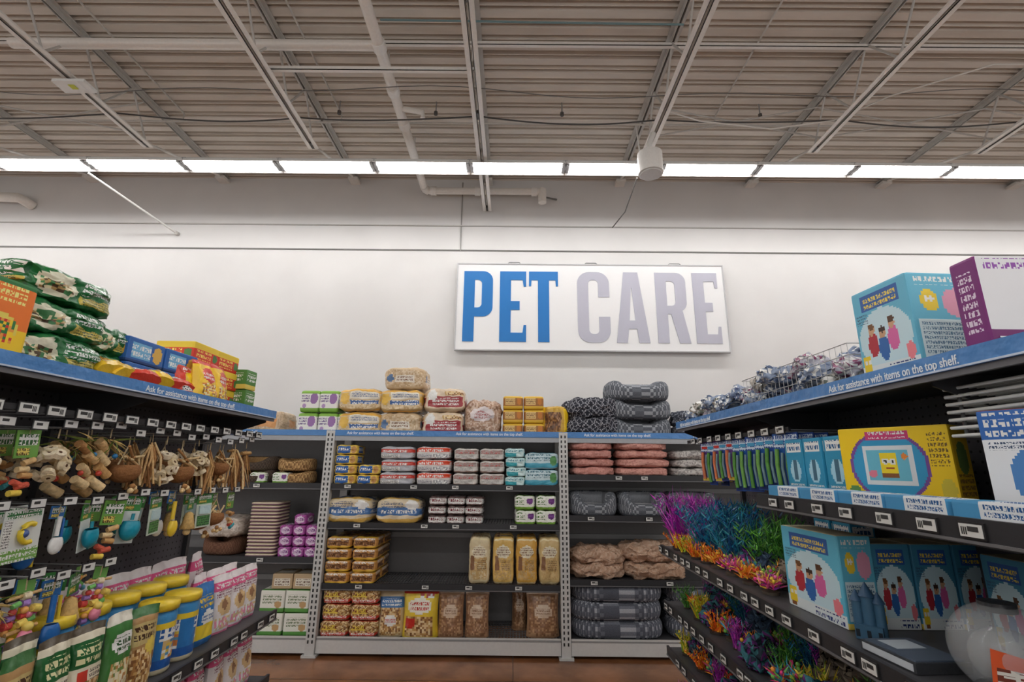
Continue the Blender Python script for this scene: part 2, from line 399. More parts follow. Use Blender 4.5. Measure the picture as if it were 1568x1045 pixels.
g.add(mb.mesh('sign_panel'),'sign_panel',(0,0,0))
def arc(cx,cz,r,a0,a1,n=8): return [(cx+r*math.cos(math.radians(a0+(a1-a0)*i/n)),cz+r*math.sin(math.radians(a0+(a1-a0)*i/n))) for i in range(n+1)]
H=1.035;s_=.155
def letter(ch,w):
    r=.14;q=.06
    if ch=='P':
        o=[(0,0),(s_,0),(s_,.36)]+arc(w-r,.36+r,r,-90,0)+arc(w-r,H-r,r,0,90)+[(0,H)]
        h=[(s_,.49)]+arc(w-s_-q+.0,.49+q,q,-90,0)+arc(w-s_-q,H-.13-q,q,0,90)+[(s_,H-.13)]
        return [o,h]
    if ch=='R':
        o=[(0,0),(s_,0),(s_,.42),(s_+.045,.42),(w-s_+.01,0),(w+.01,0),(w-.075,.46)]+arc(w-r-.01,.45+r,r,-60,0)+arc(w-r-.01,H-r,r,0,90)+[(0,H)]
        h=[(s_,.54)]+arc(w-s_-q-.01,.54+q,q,-90,0)+arc(w-s_-q-.01,H-.13-q,q,0,90)+[(s_,H-.13)]
        return [o,h]
    if ch=='E':
        return [[(0,0),(w,0),(w,.24),(w-.035,.24),(w-.05,.13),(s_,.13),(s_,.46),(w-.09,.46),(w-.09,.59),(s_,.59),(s_,H-.13),(w-.05,H-.13),(w-.035,H-.23),(w,H-.23),(w,H),(0,H)]]
    if ch=='T':
        m=w/2
        return [[(m-s_/2,0),(m+s_/2,0),(m+s_/2,H-.13),(w-.035,H-.13),(w-.03,H-.22),(w,H-.22),(w,H),(0,H),(0,H-.22),(.03,H-.22),(.035,H-.13),(m-s_/2,H-.13)]]
    if ch=='C':
        r=.17;o=[(w,.66)]+arc(w-r,H-r,r,0,90)+arc(r,H-r,r,90,180)+arc(r,r,r,180,270)+arc(w-r,r,r,270,360)+[(w,.37),(w-s_,.37)]
        o+=list(reversed(arc(w-s_-q,.12+q,q,270,360)))+list(reversed(arc(s_+q,.12+q,q,180,270)))+list(reversed(arc(s_+q,H-.12-q,q,90,180)))+list(reversed(arc(w-s_-q,H-.12-q,q,0,90)))+[(w-s_,.66)]
        return [o]
    if ch=='A':
        m=w/2
        return [[(0,0),(s_-.005,0),(s_+.02,.2),(w-s_-.02,.2),(w-s_+.005,0),(w,0),(m+.10,H),(m-.10,H)],[(s_+.035,.32),(w-s_-.035,.32),(m+.004,.80),(m-.004,.80)]]
def flat_mat(name,col,rough=.5):
    m=bpy.data.materials.new(name);m.use_nodes=True;b=m.node_tree.nodes['Principled BSDF'];b.inputs['Base Color'].default_value=(*col,1);b.inputs['Roughness'].default_value=rough;return m
M_SB=flat_mat('sign_blue',C(12,112,186));M_SG=flat_mat('sign_grey',C(184,184,198)); M_TW=flat_mat('white_print',C(240,245,250)); M_TP=flat_mat('purple_print',C(110,35,100));M_TBK=flat_mat('dark_print',C(30,40,70))
def curve_mesh(name,loops,mat):
    cu=bpy.data.curves.new(name,'CURVE');cu.dimensions='2D';cu.fill_mode='BOTH';cu.extrude=.004
    for lp in loops:
        sp=cu.splines.new('POLY');sp.points.add(len(lp)-1)
        for p,q in zip(sp.points,lp): p.co=(q[0],q[1],0,1)
        sp.use_cyclic_u=True
    ob=bpy.data.objects.new(name,cu);sc.collection.objects.link(ob);bpy.context.view_layer.update()
    dg=bpy.context.evaluated_depsgraph_get();me=bpy.data.meshes.new_from_object(ob.evaluated_get(dg));bpy.data.objects.remove(ob)
    me.materials.clear();me.materials.append(mat);return me
for ch,x0,x1,m in (('P',.09,.50,M_SB),('E',.60,.97,M_SB),('T',1.01,1.42,M_SB),('C',1.69,2.14,M_SG),('A',2.22,2.68,M_SG),('R',2.79,3.23,M_SG),('E',3.32,3.67,M_SG)):
    me=curve_mesh('letter_'+ch,letter(ch,x1-x0),m)
    g.add(me,'letter_'+ch.lower(),(SX+x0,6.496,SZ+.11),(math.pi/2,0,0))
def text_mesh(body,size,mat,ext=.0006):
    cu=bpy.data.curves.new('txt','FONT');cu.body=body;cu.size=size;cu.extrude=ext;cu.offset=size*.012
    ob=bpy.data.objects.new('txt',cu);sc.collection.objects.link(ob);bpy.context.view_layer.update()
    dg=bpy.context.evaluated_depsgraph_get();me=bpy.data.meshes.new_from_object(ob.evaluated_get(dg));bpy.data.objects.remove(ob)
    me.materials.clear();me.materials.append(mat);return me

# ================================================================= SHELVING
sg=C(205,205,203); dk=C(72,72,75); lip=C(50,50,53); strip=C(76,132,194)
def tags(mb,fr,a0,a1,d,z,step,w=.075,h=.042,jit=.3,sgn=-1):
    a=a0+step/2
    while a<a1:
        aa=a+R.uniform(-jit,jit)*step
        fbox(mb,fr,aa-w/2,aa+w/2,d-.006,d,z-h/2,z+h/2,C(40,40,42),PL)
        fbox(mb,fr,aa-w/2+.005,aa+w/2-.005,d-.008,d-.006,z-h/2+.005,z+h/2-.005,C(225,226,222),MT)
        fbox(mb,fr,aa-w*.3,aa+w*.1,d-.009,d-.008,z-.002,z+h*.25,C(60,60,60),MT)
        for q in range(3): fbox(mb,fr,aa+w*.15+q*.006,aa+w*.15+q*.006+.003,d-.009,d-.008,z-h*.25,z+h*.2,C(60,60,60),MT)
        a+=step
def shelf(mb,fr,a0,a1,d0,d1,z,wire=False,tagstep=.3,liph=.05,lc=None,under=None):
    lc=lc or lip
    if wire:
        fbox(mb,fr,a0,a1,d0,d0+.02,z-.03,z,dk); fbox(mb,fr,a0,a1,d1-.02,d1,z-.03,z,dk)
        a=a0
        while a<a1: fbox(mb,fr,a,a+.006,d0,d1,z-.006,z,C(100,100,102)); a+=.03
        for k in range(1,9):
            dd=d0+(d1-d0)*k/9; fbox(mb,fr,a0,a1,dd,dd+.006,z-.012,z-.006,C(100,100,102))
        for k in range(4): 
            aa=a0+(a1-a0)*k/3; fbox(mb,fr,aa-.02,aa+.02,d0,d1,z-.04,z-.013,dk)
    else:
        fbox(mb,fr,a0,a1,d0,d1,z-.02,z,under or dk)
    fbox(mb,fr,a0,a1,d0-.012,d0+.004,z-liph,z+.012,lc); fbox(mb,fr,a0,a1,d0-.016,d0-.01,z-liph+.004,z-liph+.012,C(110,110,112))
    if tagstep: tags(mb,fr,a0+.05,a1-.05,d0-.012,z-.018,tagstep)
UX=[-4.36,-1.92,.53,2.97]
mb=MB()
for x in UX:
    mb.box(x-.045,x+.045,5.225,5.30,0,2.13,sg); mb.box(x-.04,x+.04,5.80,5.86,0,2.13,sg)
    z=.12
    while z<2.1:
        for s in (-.02,.02): mb.box(x+s-.007,x+s+.007,5.222,5.225,z,z+.028,C(45,45,46))
        z+=.05
    mb.box(x-.07,x+.07,5.21,5.31,0,.02,sg)
pan=C(112,110,110)
mb.box(-4.36,2.97,5.865,5.885,.1,2.1,pan)
for z in (.55,1.0,1.5): mb.box(-4.36,2.97,5.84,5.865,z,z+.05,C(150,150,150))
for i,(a0,a1) in enumerate(((-4.31,-1.97),(-1.87,.48),(.58,2.92))):
    zs=[[1.58,.87],[1.58,1.20,.635],[1.69,1.29,.69]][i]
    for z in zs: shelf(mb,'B',a0,a1,5.26,5.85,z,wire=(i==1),tagstep=[.5,.55,.6][i],liph=.055)
    if i==1: shelf(mb,'B',a0,a1,5.26,5.85,.16,wire=True,tagstep=0,liph=.01,lc=sg)
    else: mb.box(a0,a1,5.26,5.85,.14,.16,dk)
    mb.box(a0,a1,5.245,5.26,.03,.175,C(212,212,210)); mb.box(a0,a1,5.243,5.246,.145,.16,C(150,150,150))
    mb.box(a0,a1,5.26,5.85,2.05,2.08,C(150,150,150)); mb.box(a0-.04,a1+.04,5.235,5.25,2.025,2.075,C(165,168,172)); mb.box(a0-.045,a1+.045,5.228,5.24,2.075,2.135,strip,PL)
mb.obj('back_shelving_unit')
tm=text_mesh('Ask for assistance with items on the top shelf.',.042,M_TW)
g=Group('shelf_strip_text',(0,5.22,2.09))
for x in (-3.4,-1.75,-.6,.75,1.9): g.add(tm,'lettering',(x,5.2268,2.092),(math.pi/2,0,0),(.9,1,1))

def gondola(fr,name,y0,y1,dtop,dboard,shelves,ztop,zbar,dbar):
    mb=MB()
    fbox(mb,fr,y0,y1,dboard,dboard+.05,.05,ztop-.02,C(80,78,82),PG)
    fbox(mb,fr,y0,y1,dboard-.0,dboard+.5,0,.1,dk)
    yy=y1-.02
    while yy>y0:
        fbox(mb,fr,yy-.03,yy+.0,dboard-.03,dboard,0,ztop-.03,C(70,70,72))
        p=[W(fr,yy-.015,dboard-.03,ztop-.22),W(fr,yy-.015,dboard-.03,ztop-.035),W(fr,yy-.015,dtop+.05,ztop-.035),W(fr,yy-.015,dtop+.05,ztop-.075)]
        q=[tuple(Vector(a)+Vector((0,.006,0))) for a in p]
        mb.add(p+q,[(0,1,2,3),(7,6,5,4),(0,3,7,4)],C(60,60,62),ME)
        yy-=1.22
    fbox(mb,fr,y0,y1,dtop+.01,dboard,ztop-.035,ztop-.015,C(74,74,78))
    fbox(mb,fr,y0,y1,dtop+.004,dtop+.02,ztop-.065,ztop-.01,C(110,110,114))
    fbox(mb,fr,y0,y1,dtop-.006,dtop+.004,ztop-.045,ztop+.012,strip,PL)
    fbox(mb,fr,y0,y1,dtop-.008,dtop-.006,ztop-.044,ztop-.038,C(200,212,228),PL)
    for (a0,a1,df,z,ts) in shelves: shelf(mb,fr,a0,a1,df,dboard,z,tagstep=ts,liph=.055)
    if zbar:
        a0,a1=zbar[1]; 
        fbox(mb,fr,a0,a1,dbar,dbar+.012,zbar[0]-.012,zbar[0]+.012,C(40,40,42)); tags(mb,fr,a0,a1,dbar,zbar[0],zbar[2],.085,.045,.08)
        a=a0+.05
        while a<a1: fbox(mb,fr,a,a+.006,dbar,dboard,zbar[0]-.003,zbar[0]+.003,C(150,150,152)); a+=zbar[2]
    return mb.obj(name)
gondola('L','left_aisle_shelving',-1.5,3.70,1.79,2.30,[(-1.5,3.68,1.61,.81,.16),(-1.5,3.68,1.61,.42,.3),(-1.5,3.68,1.61,.14,0)],2.155,(1.985,(-.5,3.65),.135),1.86)
gondola('R','right_aisle_shelving',-1.5,4.10,1.36,1.85,[(-1.5,2.49,1.20,1.656,.17),(-1.5,4.08,1.17,1.19,.15),(-1.5,4.08,1.17,.80,.15),(-1.5,4.08,1.17,.49,.2),(-1.5,4.08,1.17,.14,0)],2.135,(1.985,(2.55,4.05),.16),1.42)
g=Group('aisle_strip_text',(0,2,2.12))
tm2=text_mesh('Ask for assistance with items on the top shelf.',.042,M_TW)
for y in (2.35,.75): g.add(tm2,'lettering',(-1.79+.0072,y,2.123),(math.pi/2,0,math.pi/2))
for y in (4.0,2.08): g.add(tm2,'lettering',(1.36-.0072,y,2.103),(math.pi/2,0,-math.pi/2),(.8,1,1))

# ================================================================= PRODUCTS : back unit
def lie(w,d,h,base,ops,seed=0,taper=.25,top=None): return softbox(w,d,h,art(base,ops),k=8,n=(28,10,16),amp=.014,taper=taper,seed=seed,top=top).mesh('bag')
b_yel=[lie(.47,.45,.25,C(214,190,150),[('r',.0,.0,1,.16,C(190,160,110)),('s',.05,.12,.95,.3,[C(214,190,150),C(200,170,125),C(225,205,170)]),('r',.3,.3,.97,.52,C(60,100,160)),('t',.33,.34,.94,.49,wht,1),('e',.15,.58,.13,.26,C(228,185,80)),('r',.3,.58,.97,.85,C(232,226,212)),('t',.33,.62,.94,.8,C(60,90,140),2),('r',0,.9,1,1,C(225,175,80))],s) for s in (1,2)]
b_red=[lie(.45,.42,.26,C(225,205,180),[('r',.1,.18,.97,.62,C(160,48,56)),('t',.2,.28,.85,.55,wht,2),('e',.2,.7,.12,.22,wht),('s',.5,.66,.95,.9,seed_p),('r',0,0,1,.1,C(200,180,150))],s) for s in (3,4)]
b_tan=[lie(.46,.42,.25,C(205,180,145),[('s',.05,.1,.95,.9,[C(205,180,145),C(190,160,120),C(220,200,170)]),('r',.3,.3,.75,.65,C(230,222,208)),('t',.32,.35,.72,.6,brn,2),('e',.15,.5,.09,.2,C(90,120,160))],s) for s in (5,6)]
pad=[card_box(.21,.3,.24,art(C(240,240,236),[('r',0,0,1,.18,C(125,175,70)),('e',.72,.62,.2,.25,C(155,115,172)),('t',.08,.45,.5,.8,C(90,60,130),3),('r',0,.86,1,1,C(135,185,75)),('e',.25,.3,.1,.1,C(180,150,195))]),k=10).mesh('pad_pack')]
stack('training_pad_packs','pack',pad,'B',-2.22,5.45,2.08,3,2,.215,.245,jit=.004,rj=.03,counts=[2,2,1])
stack('flat_bedding_bag','bag',lie(.4,.4,.26,C(190,165,135),[('s',0,0,1,1,[C(185,160,130),C(205,180,150)]),('r',.3,.3,.8,.7,C(210,150,90))],9),'B',-2.66,5.48,2.08)
stack('bedding_bag_stack','bag',b_yel,'B',-1.66,5.48,2.08,1,2,0,.255,rj=.06)
stack('bedding_bag_stack','bag',[b_tan[0],b_tan[1],b_yel[1]],'B',-1.2,5.48,2.08,1,3,0,.25,rj=.08)
stack('bedding_bag_stack','bag',[b_red[0],b_red[1]],'B',-.75,5.48,2.08,1,2,0,.26,rj=.08)
stack('shavings_bag','bag',softbox(.40,.36,.40,art(C(190,160,140),[('s',.0,.0,1,1,[C(185,152,128),C(208,184,165),C(160,124,100)]),('e',.5,.6,.33,.2,C(225,215,215)),('t',.3,.52,.7,.68,C(160,60,60),2)]),k=5,n=(26,10,24),amp=.024,taper=.15).mesh('bag'),'B',-.33,5.46,2.08)
sm=[card_box(.22,.28,.148,art(C(165,108,52),[('r',.0,.0,1,.25,C(222,180,60)),('r',.1,.35,.6,.8,C(225,190,125)),('t',.12,.4,.58,.75,brn,2),('e',.8,.6,.12,.25,C(200,125,50)),('r',0,.85,1,1,C(222,180,60))]),k=9,n=(20,8,12)).mesh('pack')]
stack('seed_brick_packs','pack',sm,'B',.0,5.45,2.08,2,3,.228,.149,jit=.003,rj=.03,counts=[3,3])
stack('seed_brick_pack','pack',lie(.32,.3,.34,C(200,160,60),[('s',.3,.2,.9,.8,brick_p),('r',0,0,.25,1,yel)],12,.2),'B',.47,5.46,2.08,yaw=-.5)
dg=[C(54,56,64),C(80,82,90),C(165,165,172)]
def diam(u,v):
    a=(u*9+v*4)%1; b=(u*9-v*4)%1
    return dg[2] if (a<.16 or b<.16) else dg[0]
pil=softbox(.62,.5,.24,diam,k=3.6,n=(54,14,22),amp=.03,mat=FA,taper=.25).mesh('pillow')
stack('pet_pillow_stack','pillow',pil,'B',.86,5.5,2.08,1,2,.04,.2,rj=.15)
gb=[C(96,100,107),C(110,114,121),C(96,100,107),C(160,164,170)]
bd=bed(.7,.5,.225,gb,C(185,187,190),.1,front_dip=.3,rimcol=C(150,154,160)).mesh('dog_bed')
stack('dog_bed_stack','bed',bd,'B',1.38,5.5,2.08,1,3,.01,.205,rj=.08)
bl=lambda c1,c2,s,w=.46,h=.16: softbox(w,.42,h,art(c1,[('s',0,0,1,1,[c1,c1,c2])]),k=4,n=(30,10,12),amp=.025,seed=s,mat=FA).mesh('folded_blanket')
stack('folded_blanket_pile','blanket',[bl(C(95,98,108),C(170,172,180),1),bl(C(165,140,130),C(200,182,172),2),bl(C(70,74,84),C(150,155,165),3)],'B',1.98,5.45,2.08,3,2,.4,.14,counts=[2,2,2],rj=.2)
def p3(w,h,base,ops,seed=0,d=.34): return softbox(w,d,h,art(base,ops),k=9,n=(24,8,14),amp=.007,taper=.12,seed=seed).mesh('pack')
mini=p3(.23,.1,C(232,200,90),[('r',.1,.15,.65,.85,blu),('t',.12,.3,.63,.7,wht,1),('e',.82,.5,.13,.35,C(190,140,80))])
stack('feed_pack_stack','pack',mini,'B',-1.75,5.42,1.58,2,4,.25,.101,counts=[4,2],jit=.006)
rp=p3(.36,.13,C(228,226,224),[('r',.0,.55,1,.95,C(218,72,40)),('t',.05,.6,.8,.9,wht,1),('s',.5,.1,.95,.4,[gry,wht,C(180,180,185)]),('r',0,0,1,.1,C(120,120,125)),('t',.05,.15,.45,.42,C(60,60,90),2)])
rg=p3(.36,.13,C(182,184,190),[('r',.0,.5,1,.8,C(200,62,50)),('t',.1,.52,.8,.78,wht,1),('r',0,.1,.6,.35,wht),('t',.05,.1,.55,.35,C(60,60,60),2)])
stack('litter_pack_stack','pack',[rg,rp],'B',-1.21,5.43,1.58,1,3,0,.131)
stack('litter_pack_stack','pack',[rp,rp],'B',-.83,5.43,1.58,1,3,0,.131)
gp=p3(.26,.125,C(218,216,211),[('r',.05,.5,.95,.85,C(165,148,142)),('t',.1,.55,.85,.8,C(180,50,50),1),('r',0,0,1,.15,C(140,120,110)),('t',.1,.2,.8,.4,C(90,90,90),2)])
stack('litter_pack_stack','pack',gp,'B',-.49,5.42,1.58,2,3,.272,.127,jit=.005)
tp=p3(.21,.095,C(205,232,232),[('r',0,.1,.6,.5,C(50,162,175)),('t',.1,.6,.9,.9,C(30,120,140),1)])
stack('wipes_pack_stack','pack',tp,'B',.03,5.42,1.58,1,4,0,.096)
tp2=p3(.36,.17,C(200,222,228),[('r',0,.05,1,.35,C(75,162,188)),('t',.1,.5,.8,.9,C(40,100,120),2),('e',.85,.5,.12,.3,C(90,150,90))])
stack('wipes_pack_stack','pack',tp2,'B',.31,5.43,1.58,1,2,0,.172)
stack('bedding_bag_flat','bag',[lie(.46,.42,.25,C(220,205,175),[('r',.0,.3,1,.6,C(72,115,170)),('t',.1,.35,.9,.55,wht,1),('r',.0,.0,1,.2,C(215,175,90)),('e',.8,.75,.15,.2,wht),('t',.1,.64,.6,.85,C(60,80,120),2)],s) for s in (21,22)],'B',-1.66,5.46,1.20,2,1,.48,0)
dp=p3(.18,.09,C(98,78,76),[('r',0,.25,1,.8,C(225,225,222)),('t',.1,.32,.9,.75,C(120,40,50),1)])
stack('treat_pack_stack','pack',dp,'B',-.77,5.42,1.20,3,3,.19,.091,jit=.004)
gp2=p3(.21,.145,C(235,238,228),[('r',0,0,1,.2,C(120,170,65)),('e',.75,.6,.17,.22,C(120,65,140)),('t',.05,.35,.5,.85,C(70,120,40),2)])
stack('pad_refill_packs','pack',gp2,'B',.13,5.42,1.20,2,2,.22,.146,jit=.004)
bp=p3(.25,.108,C(205,150,82),[('r',0,.0,1,.22,C(225,185,65)),('s',.1,.3,.9,.7,brick_p),('t',.1,.72,.9,.97,wht,1)])
stack('seed_brick_stack','pack',bp,'B',-1.74,5.42,.635,2,4,.265,.109,jit=.008,ny=2,dy=.22)
for i,x in enumerate((-.325,-.085,.15,.385)):
    base=[C(220,204,165),C(222,185,105),C(214,166,78),C(212,186,130)][i]
    m=softbox(.21,.16,.45,art(base,[('s',.1,.1,.9,.55,[base,C(200,165,110),C(208,176,120)]),('e',.5,.68,.34,.13,C(238,230,205)),('t',.2,.6,.8,.75,brn,3),('r',0,.93,1,1,C(230,215,170)),('r',.12,.3,.3,.58,C(140,100,70)),('t',.4,.3,.85,.5,C(120,90,60),5)]),k=7,n=(20,8,34),amp=.009,seed=i).mesh('sack')
    stack('pellet_sack','sack',m,'B',x,5.38,.635,ny=2,dy=.18,jit=.0)
mx=lambda s,c,o,w=.25,h=.42,d=.14: pouch(w,h,d,art(c,o),s).mesh('bag')
rb=p3(.28,.145,C(190,140,90),[('s',0,0,1,1,seed_p),('r',0,.05,1,.26,C(195,55,40)),('r',.1,.4,.6,.7,C(228,200,85)),('t',.1,.42,.6,.68,C(120,50,30),1),('t',.1,.08,.9,.25,wht,1)])
stack('birdseed_bag_stack','bag',rb,'B',-1.72,5.44,.16,2,3,.285,.146,jit=.01)
stack('birdseed_bag','bag',mx(31,C(205,185,150),[('s',.1,.05,.9,.6,seed_p),('r',0,.62,1,.85,C(65,118,175)),('t',.1,.66,.9,.82,wht,2),('e',.5,.35,.25,.12,wht),('t',.3,.3,.7,.4,red,2)],.26),'B',-1.18,5.36,.16)
stack('birdseed_bag','bag',mx(32,C(230,200,60),[('s',.1,.04,.9,.42,seed_p),('e',.5,.62,.36,.15,C(240,235,220)),('t',.22,.52,.78,.7,C(190,50,40),2),('r',0,.85,1,.95,C(195,50,38)),('e',.25,.3,.15,.1,C(195,50,38)),('s',.5,.78,.9,.85,[yel,C(190,60,45),wht])],.36,.46,.2),'B',-.89,5.34,.16)
for x,s,w,y in ((-.6,33,.26,5.36),(-.34,34,.24,5.36),(.08,35,.16,5.6),(.31,36,.33,5.38)):
    stack('pellet_feed_bag','bag',mx(s,C(172,134,102),[('s',.06,.04,.94,.9,[C(160,120,88),C(185,148,112),C(136,98,68),C(145,106,78)]),('e',.5,.55,.3,.14,C(205,182,158)),('t',.3,.5,.7,.6,brn,2),('r',0,.92,1,1,C(210,190,170))],w,.42,.16),'B',x,y,.16)
def plushstack(c1,c2,s,w=.46): 
    return [softbox(w,.44,.09,art(c1,[('s',0,0,1,1,[c1,c1,c2])]),k=4,n=(28,10,8),amp=.014,seed=s+q,mat=FA).mesh('throw') for q in range(3)]
stack('folded_plush_throws','throw',plushstack(C(212,156,146),C(196,138,128),1,.45),'B',.84,5.47,1.69,1,4,0,.088,counts=[4],jit=.015)
stack('folded_plush_throws','throw',plushstack(C(218,164,152),C(200,142,132),2,.55),'B',1.38,5.47,1.69,1,4,0,.09,jit=.015)
stack('folded_plush_throws','throw',plushstack(C(210,206,202),C(165,160,158),3,.4),'B',1.9,5.47,1.69,1,3,0,.09)
sbed=bed(.5,.42,.24,gb,C(195,197,200),.06,front_dip=.5,rimcol=C(175,178,184)).mesh('pet_bed')
stack('pet_bed','bed',sbed,'B',.85,5.48,1.29,3,1,.52,0,rj=.03)
tanc=[softbox(.55,.46,.16,art(C(196,162,138),[('s',0,0,1,1,[C(196,162,138),C(182,148,124),C(206,178,156)])]),k=3.2,n=(34,16,14),amp=.035,seed=s,mat=FA).mesh('cushion') for s in (1,2,3)]
stack('plush_pet_cushions','cushion',tanc[0],'B',.88,5.5,.69,1,2,0,.13,rj=.05)
stack('plush_pet_cushions','cushion',tanc[1:],'B',1.45,5.48,.69,1,2,-.03,.16,rj=.1,scale=(1.15,1,1.1))
hb=[C(92,96,106),C(92,96,106),C(175,178,186),C(118,122,132)]
hbm=bed(.9,.54,.175,hb,C(160,162,168),.09,front_dip=.1,ex=.3,N=120).mesh('bolster_bed')
stack('bolster_dog_bed_stack','bed',hbm,'B',1.06,5.53,.16,1,3,0,.165,rj=.03,jit=.012)
stack('bolster_dog_bed_stack','bed',hbm,'B',2.02,5.53,.16,1,3,0,.165,rj=.03,jit=.012)
wk=[C(160,125,85),C(195,160,110),C(130,98,65)]
wb=bed(.44,.4,.15,[C(70,60,54),C(90,78,66)],C(210,200,190),.04,mat=WO,front_dip=.45,ex=.8,rimcol=C(180,145,100)).mesh('basket'); wb2=bed(.38,.36,.13,wk,C(225,220,210),.04,mat=WO,ex=.8,front_dip=.2).mesh('basket')
stack('wicker_pet_baskets','basket',[wb,wb2],'B',-2.75,5.46,1.58,2,2,.43,.13,rj=.1)
stack('pet_basket_label_packs','pack',[gp2],'B',-2.66,5.34,1.58,2,1,.24,0,scale=(.8,.4,.8))
bkm=card_box(.3,.3,.03,art(C(205,190,165),[('r',0,.1,1,.4,C(135,100,120))]),k=10,n=(8,6,4)).mesh('scratcher')
stack('cardboard_scratcher_stack','scratcher',bkm,'B',-2.55,5.44,.87,1,16,0,.033,jit=.004)
pp=p3(.13,.1,C(160,75,150),[('e',.5,.5,.35,.35,C(222,200,222)),('t',.2,.3,.8,.7,pur,1)],d=.2)
stack('cat_treat_packs','pack',pp,'B',-2.30,5.38,.87,3,4,.135,.103,jit=.004,counts=[3,4,3])
stack('litter_liner_box','box',card_box(.24,.3,.2,art(C(235,235,225),[('r',0,0,1,.2,C(90,150,70)),('t',.1,.4,.9,.8,C(100,120,80),3),('e',.75,.35,.15,.15,tan)])).mesh('box'),'B',-2.36,5.45,.16,2,2,.25,.205,jit=.004)
stack('litter_liner_box','box',card_box(.2,.26,.14,art(C(190,165,130),[('r',.1,.2,.9,.7,C(230,225,210)),('t',.15,.25,.85,.65,C(110,80,60),2)])).mesh('box'),'B',-2.3,5.45,.572,2,1,.22,0,jit=.004)
stack('felt_cat_hide','hide',bed(.42,.36,.18,[C(125,92,74),C(110,78,64)],C(80,55,45),.07,ex=.6).mesh('hide'),'B',-3.0,5.5,.87)
stack('felt_cat_hide','hide',lie(.44,.4,.2,C(205,195,185),[('s',0,0,1,1,[C(205,195,185),C(180,168,156)])],44,.3),'B',-3.0,5.48,1.05)

# ================================================================= LEFT AISLE top shelf
gs=[softbox(.46,.38,.145,art(C(30,108,55),[('e',.3,.5,.2,.36,C(226,222,196)),('s',.16,.3,.44,.62,[C(180,150,95),C(230,220,180),C(70,130,80),C(90,70,50)]),('r',.56,.15,.97,.45,C(196,178,80)),('t',.58,.18,.95,.42,C(40,70,40),3),('t',.56,.52,.97,.88,wht,2),('r',0,.92,1,1,C(20,84,42)),('r',0,0,.05,1,C(20,84,42))]),k=7,n=(34,14,18),amp=.02,taper=.3,seed=s).mesh('sack') for s in (1,2,3)]
stack('birdseed_sack_stack','sack',gs,'L',1.98,2.07,2.15,1,3,0,.137,rj=.08)
stack('birdseed_sack_stack','sack',gs,'L',2.30,2.12,2.15,1,2,0,.137,rj=.15,scale=(.7,.9,.95))
ob=card_box(.26,.2,.27,art(C(232,118,35),[('r',0,.0,1,.35,yel),('t',.1,.7,.9,.92,C(245,235,140),2),('e',.5,.35,.35,.2,C(225,205,90)),('s',.2,.15,.8,.45,[red,yel,grn,C(230,150,60)]),('r',0,.93,1,1,grn)]),art(C(225,95,35),[('r',0,0,1,.3,yel),('t',.1,.4,.9,.9,wht,4)])).mesh('box')
stack('orange_feed_box','box',ob,'L',1.60,1.90,2.15)
bbx=card_box(.27,.22,.13,art(C(42,98,170),[('r',.1,.2,.6,.8,C(115,178,215)),('t',.1,.25,.6,.78,wht,2),('e',.8,.5,.13,.35,C(220,175,80)),('r',0,0,1,.12,C(30,65,120))])).mesh('box')
stack('blue_treat_box_stack','box',bbx,'L',2.52,2.05,2.15,2,2,.28,.131,jit=.006)
yb=[pouch(.22,.24,.1,art(C(240,196,45),[('e',.5,.6,.3,.2,C(210,50,35)),('t',.25,.5,.75,.7,wht,2),('s',.15,.06,.85,.4,[C(220,130,50),yel,C(160,100,50),C(240,225,170)]),('r',0,.88,1,1,red)]),s).mesh('bag') for s in (1,2)]+[pouch(.2,.2,.09,art(C(210,62,45),[('e',.5,.5,.3,.2,yel),('t',.2,.7,.8,.85,wht,1),('r',.1,.1,.5,.3,wht),('t',.1,.1,.5,.3,blk,3)]),4).mesh('bag')]
g=Group('treat_pouch_pile',(-1.95,2.6,2.15))
for i in range(8):
    y=2.28+i*.1; g.add(yb[i%3],'bag',(-1.90-R.uniform(0,.05),y,2.2),(math.radians(-62+R.uniform(-12,12)),R.uniform(-.1,.1),math.pi/2+R.uniform(-.3,.3)))
g.add(yb[0],'bag',(-1.88,2.95,2.155),(-.15,0,math.pi/2)); g.add(yb[1],'bag',(-1.89,3.1,2.155),(-.1,0,math.pi/2+.2)); g.add(yb[2],'bag',(-1.92,2.85,2.16),(-.2,0,math.pi/2))
ryb=card_box(.26,.24,.12,art(C(210,55,38),[('r',0,.65,1,1,C(232,198,55)),('t',.1,.1,.7,.6,C(245,225,110),2),('e',.85,.4,.1,.22,C(80,130,70))]),top=art(C(232,198,55))).mesh('box')
stack('red_treat_box_stack','box',ryb,'L',3.03,2.08,2.15,2,3,.27,.122,jit=.01,counts=[3,3])
gsm=card_box(.14,.2,.14,art(C(78,132,62),[('t',.1,.4,.9,.8,wht,2),('r',0,0,1,.25,C(220,195,90))]),n=(12,8,12)).mesh('box')
stack('green_treat_boxes','box',gsm,'L',3.48,1.98,2.15,1,2,0,.142)

